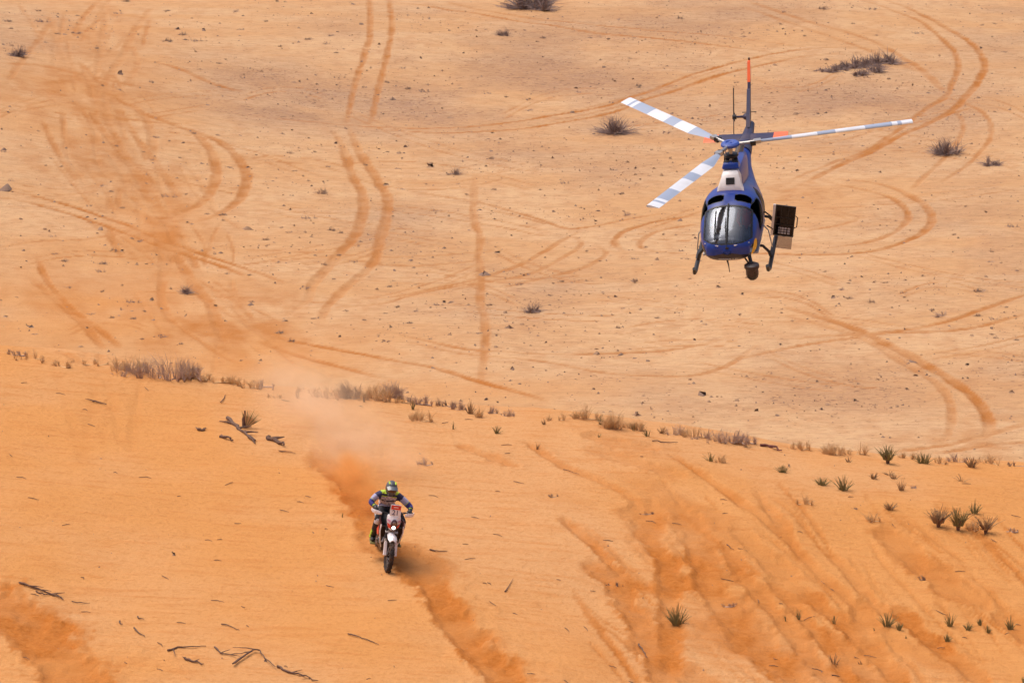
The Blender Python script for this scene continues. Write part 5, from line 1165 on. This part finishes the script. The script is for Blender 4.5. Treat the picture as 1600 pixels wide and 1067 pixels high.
def twigs():
    r = random.Random(77); g = G(); n = 0
    while n < 130:
        px, py = r.uniform(0, 1600), r.uniform(560, 1067); n += 1
        if py < 560 + px * .13: continue
        p = on(px, py)[0]; L = r.uniform(.08, .28); a = r.gauss(-.35, .5); d = Vector((math.cos(a), math.sin(a), 0)) * L; q = p + d; q.z = float(gh(q.x, q.y)); m = (p + q) / 2 + Vector((r.gauss(0, .02), r.gauss(0, .02), .02))
        g.tube([p + Vector((0, 0, .01)), m, q + Vector((0, 0, .012))], [.006, .008, .004], 4)
    return tag(g.build('scattered_twigs', P_wood), 'thin dry twigs scattered over the dune sand', 'twigs', None, 'stuff')
twigs()

# ------------------------------------------------------------------ dust thrown up behind the motorcycle
def dust(name, blobs_, col, dens, nscale, label, thr=(.42, .75)):
    """closed lumpy shell filled with a soft volume; each blob = (px, py, height m, radius along/side/up)"""
    rear = BM @ Vector((0, -.8, .05)); g = G(); cs = []
    for (px, py, hz, rx_, ry_2, rz_) in blobs_:
        p = on(px, py)[0] + Vector((0, 0, hz)); cs.append((p, rx_, ry_2, rz_))
    lo = Vector([min(c[0][i] - c[i + 1] for c in cs) for i in range(3)]); hi = Vector([max(c[0][i] + c[i + 1] for c in cs) for i in range(3)])
    g.box((lo + hi) / 2, hi - lo)
    m = bpy.data.materials.new(name); m.use_nodes = True; n = m.node_tree.nodes; l = m.node_tree.links; n.remove(n['Principled BSDF'])
    pv = n.new('ShaderNodeVolumePrincipled'); pv.inputs['Color'].default_value = col + (1,); pv.inputs['Anisotropy'].default_value = 0.2
    geo = n.new('ShaderNodeNewGeometry')
    def mth(op, a, b=None, c=None):
        x = n.new('ShaderNodeMath'); x.operation = op
        for i, q in enumerate((a, b, c)):
            if q is None: continue
            if isinstance(q, (int, float)): x.inputs[i].default_value = q
            else: l.new(q, x.inputs[i])
        return x.outputs[0]
    tot = None
    for (p, a, b, c) in cs:
        mp = n.new('ShaderNodeMapping'); mp.vector_type = 'POINT'; mp.inputs['Scale'].default_value = (1 / a, 1 / b, 1 / c); mp.inputs['Location'].default_value = (-p[0] / a, -p[1] / b, -p[2] / c); l.new(geo.outputs['Position'], mp.inputs['Vector'])
        ln = n.new('ShaderNodeVectorMath'); ln.operation = 'LENGTH'; l.new(mp.outputs[0], ln.inputs[0]); f = mth('MAXIMUM', mth('SUBTRACT', 1.0, ln.outputs['Value']), 0.0); f = mth('MULTIPLY', f, f)
        tot = f if tot is None else mth('ADD', tot, f)
    nz = n.new('ShaderNodeTexNoise'); nz.inputs['Scale'].default_value = nscale; nz.inputs['Detail'].default_value = 3; l.new(geo.outputs['Position'], nz.inputs['Vector'])
    mr = n.new('ShaderNodeMapRange'); mr.inputs['From Min'].default_value = thr[0]; mr.inputs['From Max'].default_value = thr[1]; l.new(nz.outputs['Fac'], mr.inputs['Value'])
    l.new(mth('MULTIPLY', mth('MULTIPLY', tot, mth('ADD', mr.outputs['Result'], .25)), dens), pv.inputs['Density']); l.new(pv.outputs[0], n['Material Output'].inputs['Volume'])
    o = g.build(name, m, None, False); tag(o, label, 'dust', None, 'stuff'); return o
dust('dust_plume', [(560, 735, .5, 1.6, 1.8, 1.2), (520, 690, .6, 1.7, 2.0, 1.3), (480, 660, .5, 1.5, 2.0, 1.1), (620, 745, .5, 1.2, 1.4, 1.1), (450, 625, .5, 1.4, 2.0, .9)], (1.0, .82, .60), 0.85, 1.1, 'pale dust plume hanging behind the motorcycle')
dust('sand_spray', [(578, 800, .35, .55, .7, .6), (560, 778, .5, .6, .9, .7), (545, 755, .4, .5, .7, .55)], (.90, .50, .17), 5.0, 2.6, 'dense orange sand thrown up by the rear wheel')
